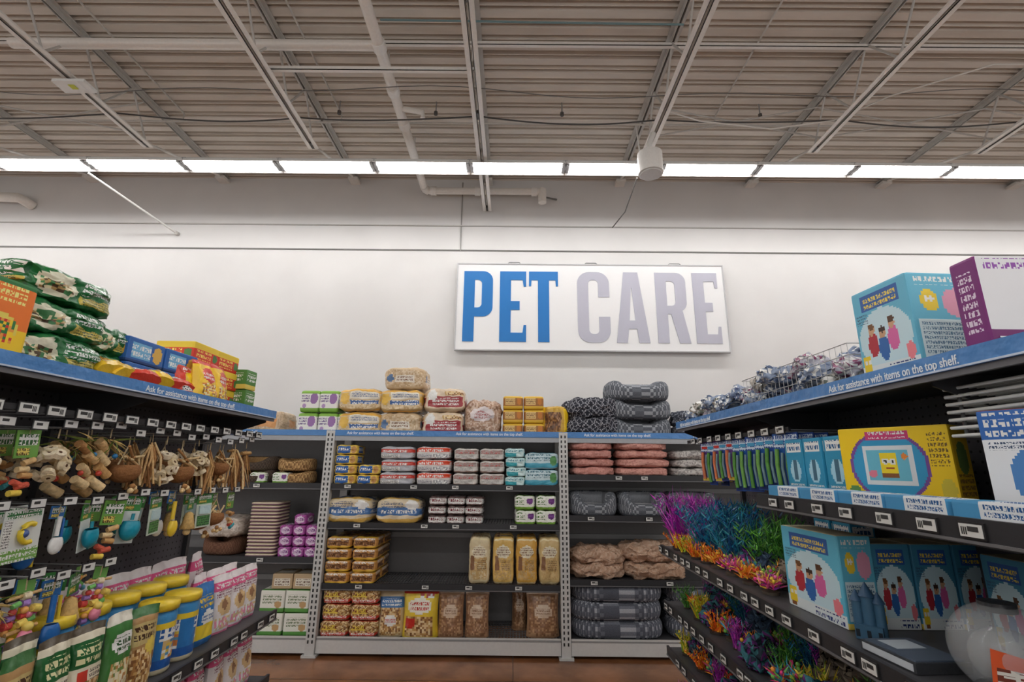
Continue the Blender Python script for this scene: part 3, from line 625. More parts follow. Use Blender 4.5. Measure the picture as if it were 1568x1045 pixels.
# ---------- left aisle lower shelf
po=[pouch(.15,.30,.09,art(C(232,224,200),[('r',0,.0,1,.10,C(190,130,75)),('s',.12,.10,.88,.42,seed_p+[C(90,120,60)]),('r',0,.56,1,.86,C(40,102,54)),('t',.12,.62,.88,.82,C(235,228,180),2),('e',.3,.48,.16,.07,C(205,65,50)),('t',.5,.44,.92,.54,C(60,50,40),2),('r',0,.93,1,1,C(90,80,65))]),s).mesh('pouch') for s in (1,2)]
po.append(pouch(.15,.30,.09,art(C(68,126,62),[('s',.12,.06,.88,.45,[C(230,215,160),C(200,150,90),C(240,230,200),C(120,150,80)]),('e',.5,.66,.38,.12,wht),('t',.2,.58,.8,.74,C(50,90,50),2),('r',0,.9,1,1,C(230,225,210))]),3).mesh('pouch'))
po.append(pouch(.15,.29,.09,art(C(178,140,92),[('s',.05,.04,.95,.5,seed_p),('r',.0,.55,1,.8,C(196,176,120)),('t',.1,.58,.9,.78,C(70,45,30),2),('r',0,.9,1,1,C(60,110,60)),('e',.7,.5,.2,.1,C(225,200,90))]),9).mesh('pouch'))
stack('birdseed_pouch_row','pouch',po,'L',1.45,1.70,.81,8,1,.15,0,jit=.012,rj=.25,scale=(1,1,1.15))
stack('birdseed_pouch_row','pouch',[po[3],po[0],po[2]],'L',1.45,1.83,.81,5,1,.15,0,jit=.012,rj=.2,ny=2,dy=.13,scale=(1,1,1.15))
stack('birdseed_pouch_row','pouch',[po[2],po[0]],'L',.5,1.75,.81,5,1,.17,0,ny=2,dy=.16,scale=(1,1,1.1))
jar=MB()
def lathe(mb,prof,cols,mat=0,seg=28,cf=None):
    vs=[];fs=[];cs=[]
    for r,z in prof:
        for k in range(seg): a=2*math.pi*k/seg; vs.append((r*math.cos(a),r*math.sin(a),z))
    for i in range(len(prof)-1):
        for k in range(seg):
            fs.append((i*seg+k,i*seg+(k+1)%seg,(i+1)*seg+(k+1)%seg,(i+1)*seg+k)); cs.append(cols[i] if cf is None else cf(i,k))
    mb.add(vs,fs,cs,mat,True)
prof=[(.0,0),(.075,0),(.082,.01)]+[(.082,.01+.012*i) for i in range(1,19)]+[(.080,.235),(.074,.25),(.086,.25),(.088,.275),(.084,.285),(0,.287)]
def jf(i,k):
    z=prof[i][1]
    if z>=.248: return C(238,206,62)
    if z<.012: return C(200,190,160)
    kk=k%14
    if z<.05: return C(40,92,165)
    if z<.12: return R.choice([C(228,198,80),C(90,150,190),C(215,135,75),wht,C(220,190,130)]) if 2<kk<12 else C(50,120,185)
    if z<.17: return (wht[0],wht[1],wht[2],*C(40,90,160),.018) if 1<kk<12 else C(50,120,185)
    if z<.20: return C(234,204,60)
    return C(70,145,200)
lathe(jar,prof,None,0,28,jf); tubm=jar.mesh('tub')
stack('lidded_seed_tub_row','tub',tubm,'L',2.27,1.93,.81,5,1,.185,0,jit=.005,rj=1.5,scale=(1,1,1.22))
stack('lidded_seed_tub_row','tub',tubm,'L',2.66,1.74,.81,2,1,.185,0,jit=.005,rj=1.5,scale=(1,1,1.1))
stack('blue_seed_bag','bag',[pouch(.2,.31,.12,art(C(52,118,185),[('r',0,.1,1,.35,C(234,204,60)),('t',.15,.6,.85,.8,yel,2),('e',.5,.45,.3,.12,wht),('t',.25,.4,.75,.5,blu,2)]),8).mesh('bag')],'L',3.04,1.76,.81,1,1,.23,0)
pk=[pouch(.17,.32,.1,art(C(238,232,232),[('r',0,.74,1,.88,C(224,95,142)),('t',.1,.76,.9,.87,wht,1),('e',.5,.45,.32,.16,C(222,190,140)),('e',.45,.48,.14,.09,C(150,110,80)),('s',.1,.08,.9,.28,[wht,C(220,196,150),C(232,150,175)]),('t',.1,.62,.9,.72,C(130,60,90),2),('r',0,0,1,.05,C(228,130,165))]),s).mesh('bag') for s in (5,6)]
stack('small_animal_food_bags','bag',pk,'L',2.35,2.13,.81,8,1,.17,0,jit=.02,rj=.3,scale=(1,1,1.22))
stack('small_animal_food_bags','bag',pk,'L',3.24,1.76,.81,3,1,.16,0,jit=.01,rj=.2,ny=2,dy=.14)
stack('small_animal_food_bags','bag',pk,'L',2.55,1.74,.42,7,1,.17,0,jit=.01,rj=.25,ny=2,dy=.16)

# ---------- hanging bird toys
def blade(mb,p,dirv,L,w,col,mat=WO,curl=.3,seg=4):
    d=Vector(dirv).normalized(); side=d.cross(Vector((R.uniform(-1,1),R.uniform(-1,1),.2))).normalized(); up=d.cross(side).normalized()
    vs=[];fs=[]
    for i in range(seg+1):
        t=i/seg; q=Vector(p)+d*L*t+up*curl*L*t*t; ww=w*(1-t*.9)*(.6+1.2*t*(1-t)*1.5)
        vs.append(q-side*ww/2); vs.append(q+side*ww/2)
    for i in range(seg): fs.append((2*i,2*i+1,2*i+3,2*i+2))
    mb.add(vs,fs,col,mat,True)
wd=[C(216,178,126),C(200,158,104),C(174,128,82),C(228,200,152)]
def ic(c,k,S): return (c[0],c[1],c[2],k[0],k[1],k[2],S)
def hdr(mb,w,h,c,z0=0,y=.0):
    mb.box(-w/2,w/2,y-.002,y+.002,z0-h,z0,c,MT); mb.box(-w*.4,w*.4,y-.004,y-.002,z0-h*.55,z0-h*.15,ic(wht,C(50,100,50),h*.18),MT)
    mb.box(-w*.4,w*.1,y-.004,y-.002,z0-h*.9,z0-h*.65,ic(C(235,215,110),C(90,70,40),h*.1),MT)
def toy(kind,seed):
    rs=random.Random(seed); mb=MB(); rope=C(205,185,150)
    mb.tube([(0,0,0),(0,0,-.04)],.003,rope,WO,5)
    if kind=='rings':
        for i in range(26):
            a=rs.uniform(0,6.28);b=rs.uniform(-1,1);r=.058
            c=Vector((math.cos(a)*math.sqrt(1-b*b)*r,math.sin(a)*math.sqrt(1-b*b)*r*.8,-.15+b*.07)); n=(c-Vector((0,0,-.15))).normalized()*.011
            col=rs.choice([C(228,212,180),C(218,198,160),C(238,224,198)])
            mb.tube([c-n,c+n],.022,col,WO,10); mb.tube([c+n,c+n*1.05],.007,C(90,60,40),WO,6)
    elif kind=='loofah':
        for i in range(4):
            x=rs.uniform(-.04,.04); z=-.06-i*.055
            mb.tube([(x-.03,0,z),(x-.01,0,z-.012),(x+.03,rs.uniform(-.02,.02),z-.04)],.02,rs.choice(wd),WO,10)
        for i in range(14): blade(mb,(rs.uniform(-.02,.02),rs.uniform(-.02,.02),-.05),(rs.uniform(-.8,.8),rs.uniform(-.5,.5),rs.uniform(-1,.3)),.13,.014,rs.choice([C(110,125,60),C(190,160,100),C(160,130,80)]))
        mb.sphere((.04,-.01,-.12),.012,C(50,130,190)); mb.sphere((-.03,-.01,-.2),.012,C(200,70,55))
    elif kind=='coconut':
        mb.sphere((0,0,-.16),.068,rs.choice([C(150,104,66),C(180,132,88)]),WO,16,10,(1,1,.8),1.0,math.pi)
        mb.sphere((0,0,-.16),.062,C(70,46,30),WO,16,10,(1,1,.8),1.0,math.pi)
        for s in (-1,1): mb.tube([(0,0,-.04),(s*.055,0,-.13)],.004,rope,WO,5)
        for i in range(9): mb.tube([(rs.uniform(-.05,.05),rs.uniform(-.04,.02),-.08-rs.random()*.05),(rs.uniform(-.09,.09),-.03,-.04-rs.random()*.12)],.006,rs.choice(wd),WO,7)
        for i in range(4): mb.sphere((rs.uniform(-.04,.04),-.05,-.22-rs.random()*.04),.013,rs.choice(wd),WO)
    elif kind=='sticks':
        for i in range(18): 
            x=rs.uniform(-.06,.06); mb.tube([(x*.3,0,-.04-rs.random()*.03),(x,rs.uniform(-.03,.03),-.13),(x*1.3,rs.uniform(-.04,.04),-.24-rs.random()*.05)],.006,rs.choice(wd+[C(140,98,62)]),WO,6)
    elif kind=='raffia':
        for i in range(30): blade(mb,(rs.uniform(-.015,.015),0,-.05-rs.random()*.1),(rs.uniform(-.5,.5),rs.uniform(-.4,.4),-1),.17,.010,rs.choice(wd+[C(160,118,78)]),curl=rs.uniform(-.2,.2))
        mb.tube([(-.05,0,-.07),(.05,0,-.07)],.012,wd[1],WO,8)
    elif kind=='beads':
        pal=[C(236,140,165),C(240,212,110),C(238,170,95),C(125,190,110),C(100,175,210),C(245,228,195),C(220,85,80),C(170,135,205)]
        mb.box(-.03,.03,-.001,.001,-.05,0,C(110,165,85),MT)
        for s in (-1,0,1):
            for i in range(10):
                c=(s*.03+rs.uniform(-.012,.012),rs.uniform(-.02,.02),-.06-i*.022)
                if rs.random()<.5: mb.sphere(c,.012,rs.choice(pal),PL,8,6)
                else: mb.tube([(c[0]-.012,c[1],c[2]),(c[0]+.012,c[1],c[2]+rs.uniform(-.008,.008))],rs.uniform(.008,.014),rs.choice(pal),WO,8)
        mb.tube([(-.055,0,-.06),(.055,0,-.055)],.006,wd[0],WO,8); mb.tube([(-.05,-.01,-.17),(.05,-.01,-.165)],.007,wd[1],WO,8)
        mb.sphere((0,-.028,-.19),.024,rs.choice(pal[:3]),PL,12,8,(1,.7,1.1)); mb.sphere((.004,-.03,-.158),.017,pal[1],PL,10,8)
        for i in range(8): blade(mb,(rs.uniform(-.03,.03),0,-.2-rs.random()*.05),(rs.uniform(-.8,.8),0,-1),.09,.009,rs.choice(pal))
    elif kind=='card':
        hdr(mb,.09,.1,rs.choice([C(115,168,78),C(76,142,66),C(160,192,105)]))
        for i in range(6): 
            c=(rs.uniform(-.03,.03),-.012,-.12-i*.02); mb.tube([(c[0]-.02,c[1],c[2]),(c[0]+.02,c[1],c[2]+rs.uniform(-.02,.02))],.011,rs.choice(wd+[C(80,165,175),C(235,205,90),C(215,100,80)]),WO,8)
    elif kind=='moon':
        mb.box(-.08,.08,-.002,.002,-.21,-.0,C(228,232,228),MT); mb.box(-.08,.08,-.004,-.002,-.21,-.16,ic(C(120,170,80),wht,.016),MT); mb.box(-.07,.07,-.004,-.002,-.035,-.008,ic(grn,wht,.012),MT)
        mb.tube([(.02+ .035*math.cos(t),-.014,-.1+.038*math.sin(t)) for t in [1+i*.45 for i in range(10)]],.011,C(234,206,60),PL,8); mb.sphere((0,-.012,-.1),.018,C(75,98,155),PL); mb.box(-.075,-.045,-.004,-.002,-.15,-.04,ic(wht,C(80,80,80),.007),MT)
    elif kind=='tealcup':
        hdr(mb,.08,.07,C(70,148,76),y=.01)
        mb.box(-.04,.04,.008,.012,-.22,-.07,C(222,230,226),MT)
        mb.sphere((0,-.02,-.15),.045,C(30,150,175),PL,16,8,(1,.7,1.25),.9,math.pi); mb.sphere((0,-.02,-.15),.041,C(15,85,105),PL,16,8,(1,.7,1.25),.9,math.pi)
        mb.tube([(0,-.02,-.11),(.0,-.02,-.08)],.008,C(45,155,175),PL,8)
    elif kind=='scoop':
        hdr(mb,.07,.06,C(50,110,175),y=.012)
        col=[C(45,110,185),C(235,200,60),C(240,240,238)][seed%3]
        mb.tube([(0,-.01,-.05),(0,-.012,-.14)],.010,col,PL,10); mb.sphere((0,-.02,-.18),.034,col,PL,14,8,(1,.6,1.3),.7,math.pi); mb.sphere((0,-.02,-.18),.030,C(70,70,75),PL,14,8,(1,.6,1.3),.7,math.pi)
        mb.tube([(.03,.0,-.06),(.035,-.005,-.22)],.006,[C(235,200,60),C(240,240,238),C(45,110,185)][seed%3],PL,8)
    elif kind=='gcard':
        mb.box(-.05,.05,-.002,.002,-.2,0,C(215,225,212),MT); hdr(mb,.1,.06,C(78,148,78),y=-.002); mb.box(-.035,.035,-.014,-.004,-.12,-.07,rs.choice([C(200,226,230),C(60,148,165),C(225,210,170)]),PL); mb.box(-.04,.04,-.006,-.004,-.19,-.13,ic(rs.choice([C(120,160,165),C(200,200,190),C(95,150,85)]),C(40,60,50),.009),MT)
    elif kind=='bell':
        hdr(mb,.09,.08,C(62,130,66))
        vs=MB(); lathe(vs,[(.0,-.09),(.02,-.1),(.03,-.15),(.038,-.18),(.034,-.185)],[C(205,170,110)]*5,WO,14); mb.merge(vs,Matrix.Identity(4)); mb.sphere((0,0,-.2),.02,C(220,190,140),WO)
    return mb.mesh('toy_'+kind)
tset={k:[toy(k,s) for s in (1,2,3)] for k in ('rings','loofah','coconut','sticks','raffia','beads','card','moon','tealcup','gcard','bell','scoop')}
def hang(name,kinds,a0,step,z,d=1.92,sc_=1.0,rows=2,wj=.015,zj=.03):
    g=Group(name,W('L',a0,d,z)); hk=MB()
    for i,k in enumerate(kinds):
        a=a0+i*step; zz=z+R.uniform(-zj,zj*.3)
        for r in range(rows):
            sc2=sc_*R.uniform(.82,1.15)
            g.add(tset[k][(i+r)%3],'toy_'+k,W('L',a+R.uniform(-wj,wj),d+r*.1,zz),(0,R.uniform(-.12,.12),math.pi/2+R.uniform(-.6,.4)),(sc2,sc2,sc2))
        hk.tube([W('L',a,2.30,zz+.01),W('L',a,d-.03,zz+.004)],.003,C(170,170,172),ME,6)
        p=W('L',a,d-.035,zz+.02); hk.box(p[0],p[0]+.004,p[1]-.035,p[1]+.035,p[2]-.02,p[2]+.02,C(45,45,48),PL); hk.box(p[0]+.004,p[0]+.006,p[1]-.03,p[1]+.03,p[2]-.015,p[2]+.015,C(228,228,225),MT)
        hk.box(p[0]+.006,p[0]+.007,p[1]-.02,p[1]+.005,p[2]-.002,p[2]+.008,C(60,60,60),MT)
    g.add(hk.mesh('hooks'),'hooks',(0,0,0))
hang('hanging_bird_toys',['card','loofah','rings','card','rings','loofah','loofah','coconut','sticks','rings','coconut','rings','sticks','coconut','sticks','raffia'],1.56,.135,1.93)
hang('hanging_bird_toys',['beads','rings','bell','moon','scoop','tealcup','card','tealcup','gcard','scoop','bell','gcard','coconut','card'],1.60,.145,1.62)
hang('hanging_bird_toys',['beads','beads','card','loofah','beads','scoop','bell','beads'],1.58,.12,1.34,d=1.88)
hang('hanging_bird_toys',['beads','card','rings','beads'],1.0,.14,1.9)

# ================================================================= RIGHT AISLE
skin=C(205,160,125)
def kit(base,w,d,h,seed,n=(44,26,44)):
    R.seed(seed)
    f=art(base,[('e',.5,.4,.46,.34,C(205,232,240)),('r',.15,.74,.85,.94,C(50,95,165)),('t',.2,.77,.8,.91,C(240,215,90),2),
      ('e',.28,.36,.09,.14,C(180,50,62)),('e',.28,.52,.055,.06,skin),('e',.28,.56,.055,.035,brn),
      ('e',.46,.3,.09,.14,C(50,105,175)),('e',.46,.46,.055,.06,skin),('e',.46,.5,.055,.035,C(60,40,30)),
      ('e',.64,.38,.09,.14,C(218,105,165)),('e',.64,.54,.055,.06,skin),('e',.64,.58,.06,.035,C(90,60,40)),
      ('r',.0,0,1,.13,C(228,236,238)),('t',.5,.02,.95,.12,C(40,60,120),1),('r',.05,.06,.19,.24,C(240,208,50)),('e',.09,.18,.025,.03,wht),('e',.15,.18,.025,.03,wht),('r',.07,.03,.17,.06,C(140,85,45)),('e',.88,.2,.07,.09,C(235,130,140)),('t',.05,.62,.25,.72,C(60,90,120),3)])
    sd=art(base,[('r',.08,.1,.92,.5,C(220,238,243)),('t',.12,.13,.88,.47,C(90,130,160),7),('e',.7,.68,.2,.15,C(230,160,185)),('e',.3,.7,.14,.12,C(240,208,60)),('e',.26,.72,.03,.03,wht),('e',.34,.72,.03,.03,wht),('t',.1,.86,.9,.96,wht,1),('r',0,0,1,.06,C(236,215,100))])
    return card_box(w,d,h,f,sd,art(C(235,225,190)),n=n,k=60).mesh('aquarium_kit_box')
k1=kit(C(105,185,212),.27,.25,.36,3)
stack('aquarium_kit_box','box',k1,'R',1.825,1.55,2.135,1,1,rj=0,yaw=.06)
wp=card_box(.09,.5,.30,art(C(122,38,114),[('t',.2,.2,.8,.85,C(235,220,235),7),('r',0,0,1,.04,wht)]),art(C(240,240,243),[('r',0,0,1,.22,C(118,36,108)),('e',.55,.55,.2,.24,C(60,60,70)),('e',.55,.55,.18,.21,C(235,195,100)),('e',.58,.5,.1,.16,C(85,125,195)),('t',.05,.84,.45,.96,C(150,80,175),1)]),art(wht),n=(14,44,34),k=60).mesh('box')
stack('training_pads_box','box',wp,'R',1.445,1.67,2.135,rj=0,jit=0)
g=Group('training_pads_text',(1.5,1.39,2.2)); g.add(text_mesh('TRAINING PADS',.036,M_TW),'lettering',(1.44,1.397,2.15),(math.pi/2,0,0))
lump=[softbox(.26,.2,.1,art(c,[('s',0,0,1,1,[c,c,c,d_,wht])]),k=3.5,n=(20,12,10),amp=.03,seed=s).mesh('packet') for s,(c,d_) in enumerate(((C(140,155,180),C(85,105,140)),(C(180,180,192),C(150,80,115)),(C(110,128,158),C(70,82,118)),(C(180,172,162),C(105,115,105))))]
g=Group('packaged_pet_wear_pile',W('R',2.6,1.6,2.135))
for i in range(26):
    y=2.05+.075*i; g.add(lump[i%4],'packet',(1.50+R.uniform(-.03,.15),y,2.13+(i%3)*.05*(1 if i<14 else .6)),(R.uniform(-.25,.25),R.uniform(-.25,.25),R.uniform(0,3)),(.9,.9,.9))
mb=MB()
for z in (0,.06,.12,.17):
    mb.tube([(1.42,2.02,2.14+z),(1.42,3.0,2.14+z),(1.8,3.0,2.14+z),(1.8,2.02,2.14+z),(1.42,2.02,2.14+z)],.0025,C(200,200,200),ME,5)
for i in range(25): y=2.02+i*.04; mb.tube([(1.42,y,2.14),(1.42,y,2.31)],.0015,C(200,200,200),ME,4)
mb.obj('wire_basket')
mb=MB()
for k in range(7):
    z=1.90+k*.026
    for i in range(12): mb.tube([(1.5+i*.028,1.15,z),(1.5+i*.028,1.68,z)],.003,C(225,225,222),ME,5)
    mb.tube([(1.49,1.68,z),(1.49,1.15,z),(1.82,1.15,z),(1.82,1.68,z),(1.49,1.68,z)],.006,C(235,235,232),ME,6)
for y in (1.2,1.66):
    for x in (1.52,1.8): mb.tube([(x,y,1.90),(x,y,2.11)],.006,C(120,120,122),ME,6)
mb.obj('wire_shelf_rack')
ytk=card_box(.36,.16,.29,art(C(242,204,30),[('e',.45,.5,.36,.45,C(120,75,150)),('e',.45,.5,.33,.41,C(55,155,200)),('r',.22,.26,.68,.76,C(228,232,235)),('r',.26,.31,.64,.71,C(110,190,212)),('r',.38,.38,.53,.66,C(245,216,45)),('e',.425,.56,.03,.04,wht),('e',.49,.56,.03,.04,wht),('e',.425,.56,.012,.018,blk),('e',.49,.56,.012,.018,blk),('r',.38,.36,.53,.41,C(140,85,45)),('r',.42,.46,.5,.48,C(150,50,40)),('e',.3,.4,.04,.05,C(230,130,150)),('e',.6,.62,.03,.04,C(235,140,60)),('r',.28,.84,.66,.95,C(208,65,120)),('t',.3,.85,.64,.94,wht,1),('e',.92,.22,.06,.14,C(210,190,60)),('e',.1,.15,.06,.1,C(90,140,80)),('t',.82,.5,.97,.9,C(120,90,40),6)]),art(C(234,194,35),[('e',.5,.6,.3,.2,C(110,140,70)),('t',.1,.1,.9,.4,C(120,80,40),4)]),art(C(238,212,90)),n=(66,18,54),k=60).mesh('box')
stack('yellow_fish_tank_box','box',ytk,'R',1.92,1.50,1.656,rj=0,yaw=.55)
fl=card_box(.2,.16,.3,art(C(240,243,246),[('r',0,.72,1,1,C(50,105,180)),('t',.05,.76,.95,.97,wht,2),('e',.5,.38,.26,.26,C(80,135,195)),('e',.5,.36,.12,.2,C(50,55,65)),('r',.44,.2,.56,.6,C(90,95,105)),('t',.05,.62,.9,.7,C(60,80,110),2),('r',0,0,1,.1,C(205,62,48))]),n=(32,18,40),k=60).mesh('box')
stack('filter_box','box',fl,'R',1.38,1.47,1.656,1,1,rj=0,yaw=.5)
tb_=card_box(.14,.12,.27,art(C(45,145,182),[('r',.1,.78,.9,.94,wht),('t',.15,.79,.85,.92,C(20,90,140),1),('e',.5,.45,.28,.2,C(175,218,232)),('r',.42,.3,.6,.62,C(70,110,130)),('t',.1,.14,.9,.24,wht,2),('r',0,0,1,.12,C(22,78,130))]),n=(20,12,30)).mesh('box')
stack('filter_cartridge_boxes','box',tb_,'R',2.12,1.42,1.656,3,1,.15,0,jit=.004,ny=2,dy=.13)
flat=card_box(.24,.1,.055,art(C(235,240,243),[('r',0,.0,.35,1,C(75,152,200)),('t',.4,.2,.95,.85,C(30,90,150),2)]),n=(20,6,8)).mesh('box')
stack('bulb_box_row','box',flat,'R',1.30,1.26,1.656,5,1,.245,0,jit=.005)
hp=[]
for s,(c1,c2) in enumerate(((C(32,70,150),C(88,150,62)),(C(28,88,165),C(115,172,80)),(C(98,62,140),C(215,120,75)))):
    m=MB(); m.box(-.045,.045,.0,.004,-.31,0,c1,MT); m.box(-.04,.04,-.002,0,-.075,-.01,ic(C(215,228,242),C(40,80,150),.02),MT); m.box(-.03,.03,-.004,-.002,-.055,-.035,red if s==2 else C(70,160,205),MT)
    m.tube([(-.012,-.014,-.08),(-.018,-.016,-.16),(-.01,-.014,-.29)],.011,c2,PL,8); m.tube([(.02,-.014,-.1),(.016,-.02,-.18),(.024,-.014,-.28)],.008,C(120,150,160),PL,8)
    m.box(-.04,.04,-.003,0,-.305,-.28,C(225,205,80) if s==2 else C(22,48,110),MT)
    hp.append(m.mesh('net_pack'))
g=Group('hanging_aquarium_tools',W('R',3,1.45,1.97))
for i in range(12):
    a=2.58+i*.105
    for r in range(3): g.add(hp[(i%2) if i<7 else (2 if i%2 else 0)],'pack',W('R',a,1.44+r*.08,1.97),(0,0,-math.pi/2+.35+R.uniform(-.25,.15)),(1,1,R.uniform(.85,1.05)))
for i in range(2): 
    for k in range(2): g.add(tb_,'box',W('R',2.62+i*.16,1.72,1.26+k*.3),(0,0,-math.pi/2))
hk=MB()
for i in range(12): hk.tube([W('R',2.58+i*.105,1.85,1.972),W('R',2.58+i*.105,1.42,1.972)],.003,C(170,170,172),ME,6)
g.add(hk.mesh('hooks'),'hooks',(0,0,0))
def plant(cols,h,n,spread,seed,w=.014,base=C(60,50,45),mat=PL):
    rs=random.Random(seed); mb=MB(); R.seed(seed)
    mb.tube([(0,0,0),(0,0,.015)],.05,base,MT,12)
    for i in range(n):
        dx,dy=rs.gauss(0,spread),rs.gauss(0,spread)
        stem=(rs.uniform(-.035,.035),rs.uniform(-.035,.035),.01)
        blade(mb,stem,(dx,dy,1),h*rs.uniform(.55,1),w,rs.choice(cols),mat,rs.uniform(-.25,.25))
        if i%2==0:
            for q in range(12):
                t=rs.uniform(.2,.95)*h*.8
                blade(mb,(stem[0]+dx*t,stem[1]+dy*t,t),(rs.uniform(-1,1),rs.uniform(-1,1),.7),h*.14,w*.8,rs.choice(cols),mat,.1,3)
    return mb.mesh('plant')
def coral(cols,seed,r=.07):
    rs=random.Random(seed);mb=MB();R.seed(seed); mb.tube([(0,0,0),(0,0,.015)],.045,C(80,70,60),MT,12)
    for i in range(150):
        d=(rs.gauss(0,1),rs.gauss(0,1),abs(rs.gauss(0,1))+.25); cl=(rs.choice((-1,0,1))*.035,rs.choice((-1,0,1))*.035,.03+rs.random()*.04)
        blade(mb,cl,d,r*rs.uniform(.4,1.0),.014,rs.choice(cols),PL,.2,3)
    for i in range(10): mb.sphere((rs.uniform(-.06,.06),rs.uniform(-.06,.06),rs.uniform(.05,.1)),.010,rs.choice(cols),PL,8,6)
    return mb.mesh('coral')
def rock(seed,cols):
    b=softbox(.16,.12,.13,art(cols[0],[('s',0,0,1,1,cols)]),k=3,n=(14,10,12),amp=.04,seed=seed,mat=WO); return b.mesh('rock')
Ppur=plant([C(200,50,190),C(165,35,165),C(225,95,210),C(130,50,160)],.42,44,.24,1)
Pblu=plant([C(35,95,145),C(30,125,165),C(28,75,125),C(50,145,155)],.40,54,.36,2)
Pgrn=plant([C(65,138,50),C(105,175,65),C(45,105,45)],.36,44,.28,3)
Pora=plant([C(245,140,30),C(250,185,50),C(235,105,35)],.16,26,.45,4,.016)
Pyel=plant([C(230,205,45),C(240,220,90),C(150,190,50)],.18,26,.35,5,.016)
Cpk=[coral([C(225,50,130),C(238,110,170),C(150,60,170),C(245,205,70)],5),coral([C(60,165,195),C(225,55,125),C(245,155,60),C(125,195,85)],6),coral([C(242,140,40),C(245,190,60),C(220,75,55)],7),coral([C(120,182,65),C(190,60,155),C(240,220,90)],8)]
Rk=[rock(1,[C(60,80,105),C(85,108,130),C(48,62,80)]),rock(2,[C(115,102,90),C(145,132,115),C(85,75,66)]),rock(3,[C(50,62,75),C(115,55,125),C(65,120,130)])]
R.seed(99)
g=Group('aquarium_plants',W('R',3.3,1.4,1.19))
for m,a,d,s in ((Ppur,3.97,1.28,1.15),(Ppur,3.82,1.38,1.1),(Ppur,3.95,1.5,1.05),(Pblu,3.6,1.36,1.05),(Pblu,3.42,1.40,1.1),(Pblu,3.22,1.38,1.0),(Pblu,3.45,1.58,1.15),(Pgrn,3.0,1.45,.95),(Pgrn,2.85,1.5,.9),(Pgrn,3.1,1.62,1.05),(Pora,3.9,1.25,.9),(Pyel,3.74,1.25,.8),(Pora,3.55,1.25,.8),(Pora,3.4,1.26,.85),(Pgrn,3.7,1.65,1.1)):
    g.add(m,'plant',W('R',a,d,1.191),(0,0,R.uniform(0,6)),(s,s,s))
g=Group('aquarium_corals',W('R',2.8,1.3,1.19))
for i in range(7):
    g.add(Cpk[(i*3)%4],'coral',W('R',2.62+i*.105,1.27+.05*(i%2),1.191),(0,0,R.uniform(0,6)),(.9,)*3); g.add([Cpk[i%4],Rk[i%3]][i%2],'coral',W('R',2.6+i*.1,1.44,1.191),(0,0,R.uniform(0,6)))
def plantrow(z,y0,y1,sc_):
    g=Group('aquarium_decor_row',W('R',y0,1.3,z)); y=y0;i=0
    while y<y1:
        m,s=[(Cpk[i%4],1.1),(Pora,.95),(Rk[i%3],1),(Pyel,1.0),(Cpk[(i+1)%4],1.1),(Pgrn,.5),(Rk[(i+2)%3],1.1),(Cpk[2],1.1),(Ppur,.45)][i%9]
        g.add(m,'decor',W('R',y,1.27+.05*(i%2),z+.001),(0,0,R.uniform(0,6)),(s*sc_,)*3)
        m,s=[(Pblu,.6),(Pgrn,.6),(Cpk[i%4],1.1),(Rk[(i+1)%3],1.3),(Ppur,.55)][i%5]
        g.add(m,'decor',W('R',y+.05,1.48,z+.001),(0,0,R.uniform(0,6)),(s*sc_,)*3); y+=.135;i+=1
plantrow(.80,2.0,4.0,1.0); plantrow(.49,2.3,4.0,1.0); plantrow(.14,2.9,4.0,1.0)
k2=kit(C(100,188,215),.38,.14,.34,4)
stack('aquarium_kit_box','box',k2,'R',2.27,1.35,1.19,1,1,rj=0,yaw=0.05,jit=0)
k3=kit(C(70,140,172),.16,.18,.31,5)
stack('aquarium_kit_box_row','box',k3,'B',1.50,2.18,1.19,3,1,.165,0,jit=0,rj=.02)
stack('aquarium_kit_box_row','box',k3,'R',1.80,1.76,1.19,1,1,0,0,jit=0,rj=.02)
mb=MB(); cb=C(60,98,125)
mb.box(-.05,.05,-.04,.04,0,.05,cb,MT)
for sx in (-.04,.04):
    mb.tube([(sx,0,0),(sx,0,.13)],.02,cb,MT,10); mb.tube([(sx,0,.13),(sx,0,.17)],.026,C(48,80,110),MT,10,.002)
mb.tube([(0,0,.05),(0,0,.15)],.025,cb,MT,10); mb.tube([(0,0,.15),(0,0,.2)],.032,C(48,80,110),MT,10,.002)
for sx in (-.04,0,.04): mb.box(sx-.007,sx+.007,-.0415,-.04,.01,.035,C(25,35,45),MT)
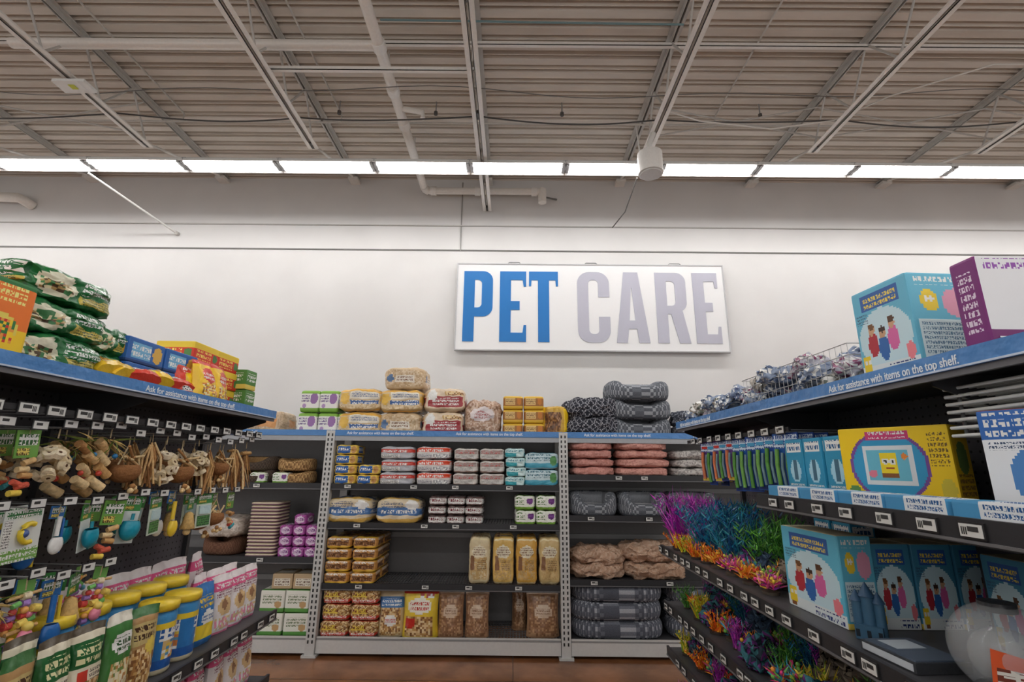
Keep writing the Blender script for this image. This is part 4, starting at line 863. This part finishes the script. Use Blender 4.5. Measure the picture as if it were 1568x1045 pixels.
mb.obj('castle_ornament',(1.31,1.98,1.192),-.8).scale=(.85,.85,.95)
mb=MB()
mb.sphere((0,0,.12),.15,wht,CL,32,18,(1,1,.85),.25,2.5); mb.tube([(0,0,0),(0,0,.02)],.1,C(30,32,36),PL,28); mb.tube([(0,0,.225),(0,0,.25)],.05,C(60,62,66),PL,24)
mb.sphere((0,0,.1),.1,C(110,120,115),CL,20,10,(1,1,.8))
pt=[(-.07,.0,.03),(.06,.0,.03),(.075,.0,.13),(-.055,.0,.15)]
def tp_(p): return (p[0]*.7-.09+p[1],-.115+p[0]*-.5,p[2])
mb.add([tp_(p) for p in pt],[(0,1,2,3)],C(232,92,38),MT); 
pt=[(-.05,-.002,.07),(.045,-.002,.07),(.05,-.002,.1),(-.045,-.002,.105)]
mb.add([tp_(p) for p in pt],[(0,1,2,3)],ic(C(240,235,225),C(120,50,30),.016),MT)
mb.obj('fish_bowl_kit',(1.37,1.52,1.192)).scale=(.85,.85,.95)
mb=MB(); mb.box(-.11,.11,-.09,.09,0,.03,C(60,62,66),PL); mb.box(-.10,.10,-.092,-.09,.005,.025,C(200,205,210),MT); mb.box(-.10,.10,-.08,.08,.03,.034,C(80,92,108),MT); mb.box(-.08,.0,-.05,.05,.034,.035,C(190,200,208),MT)
mb.obj('flat_tank_lid_box',(1.30,1.78,1.192),-1.5)

# ================================================================= WORLD + CAMERA
w=bpy.data.worlds.new('store_ambient'); sc.world=w; w.use_nodes=True
w.node_tree.nodes['Background'].inputs[0].default_value=(1,.98,.96,1); w.node_tree.nodes['Background'].inputs[1].default_value=.92
cam=bpy.data.cameras.new('camera'); cam.lens=17.15; cam.sensor_width=36; cam.clip_start=.02; cam.clip_end=100
co=bpy.data.objects.new('camera',cam); sc.collection.objects.link(co)
co.matrix_world=Matrix.Translation((0,0,1.79))@Matrix.Rotation(math.radians(.2),4,'Z')@Matrix.Rotation(math.radians(90+14.3),4,'X')@Matrix.Rotation(math.radians(.57),4,'Z')
sc.camera=co
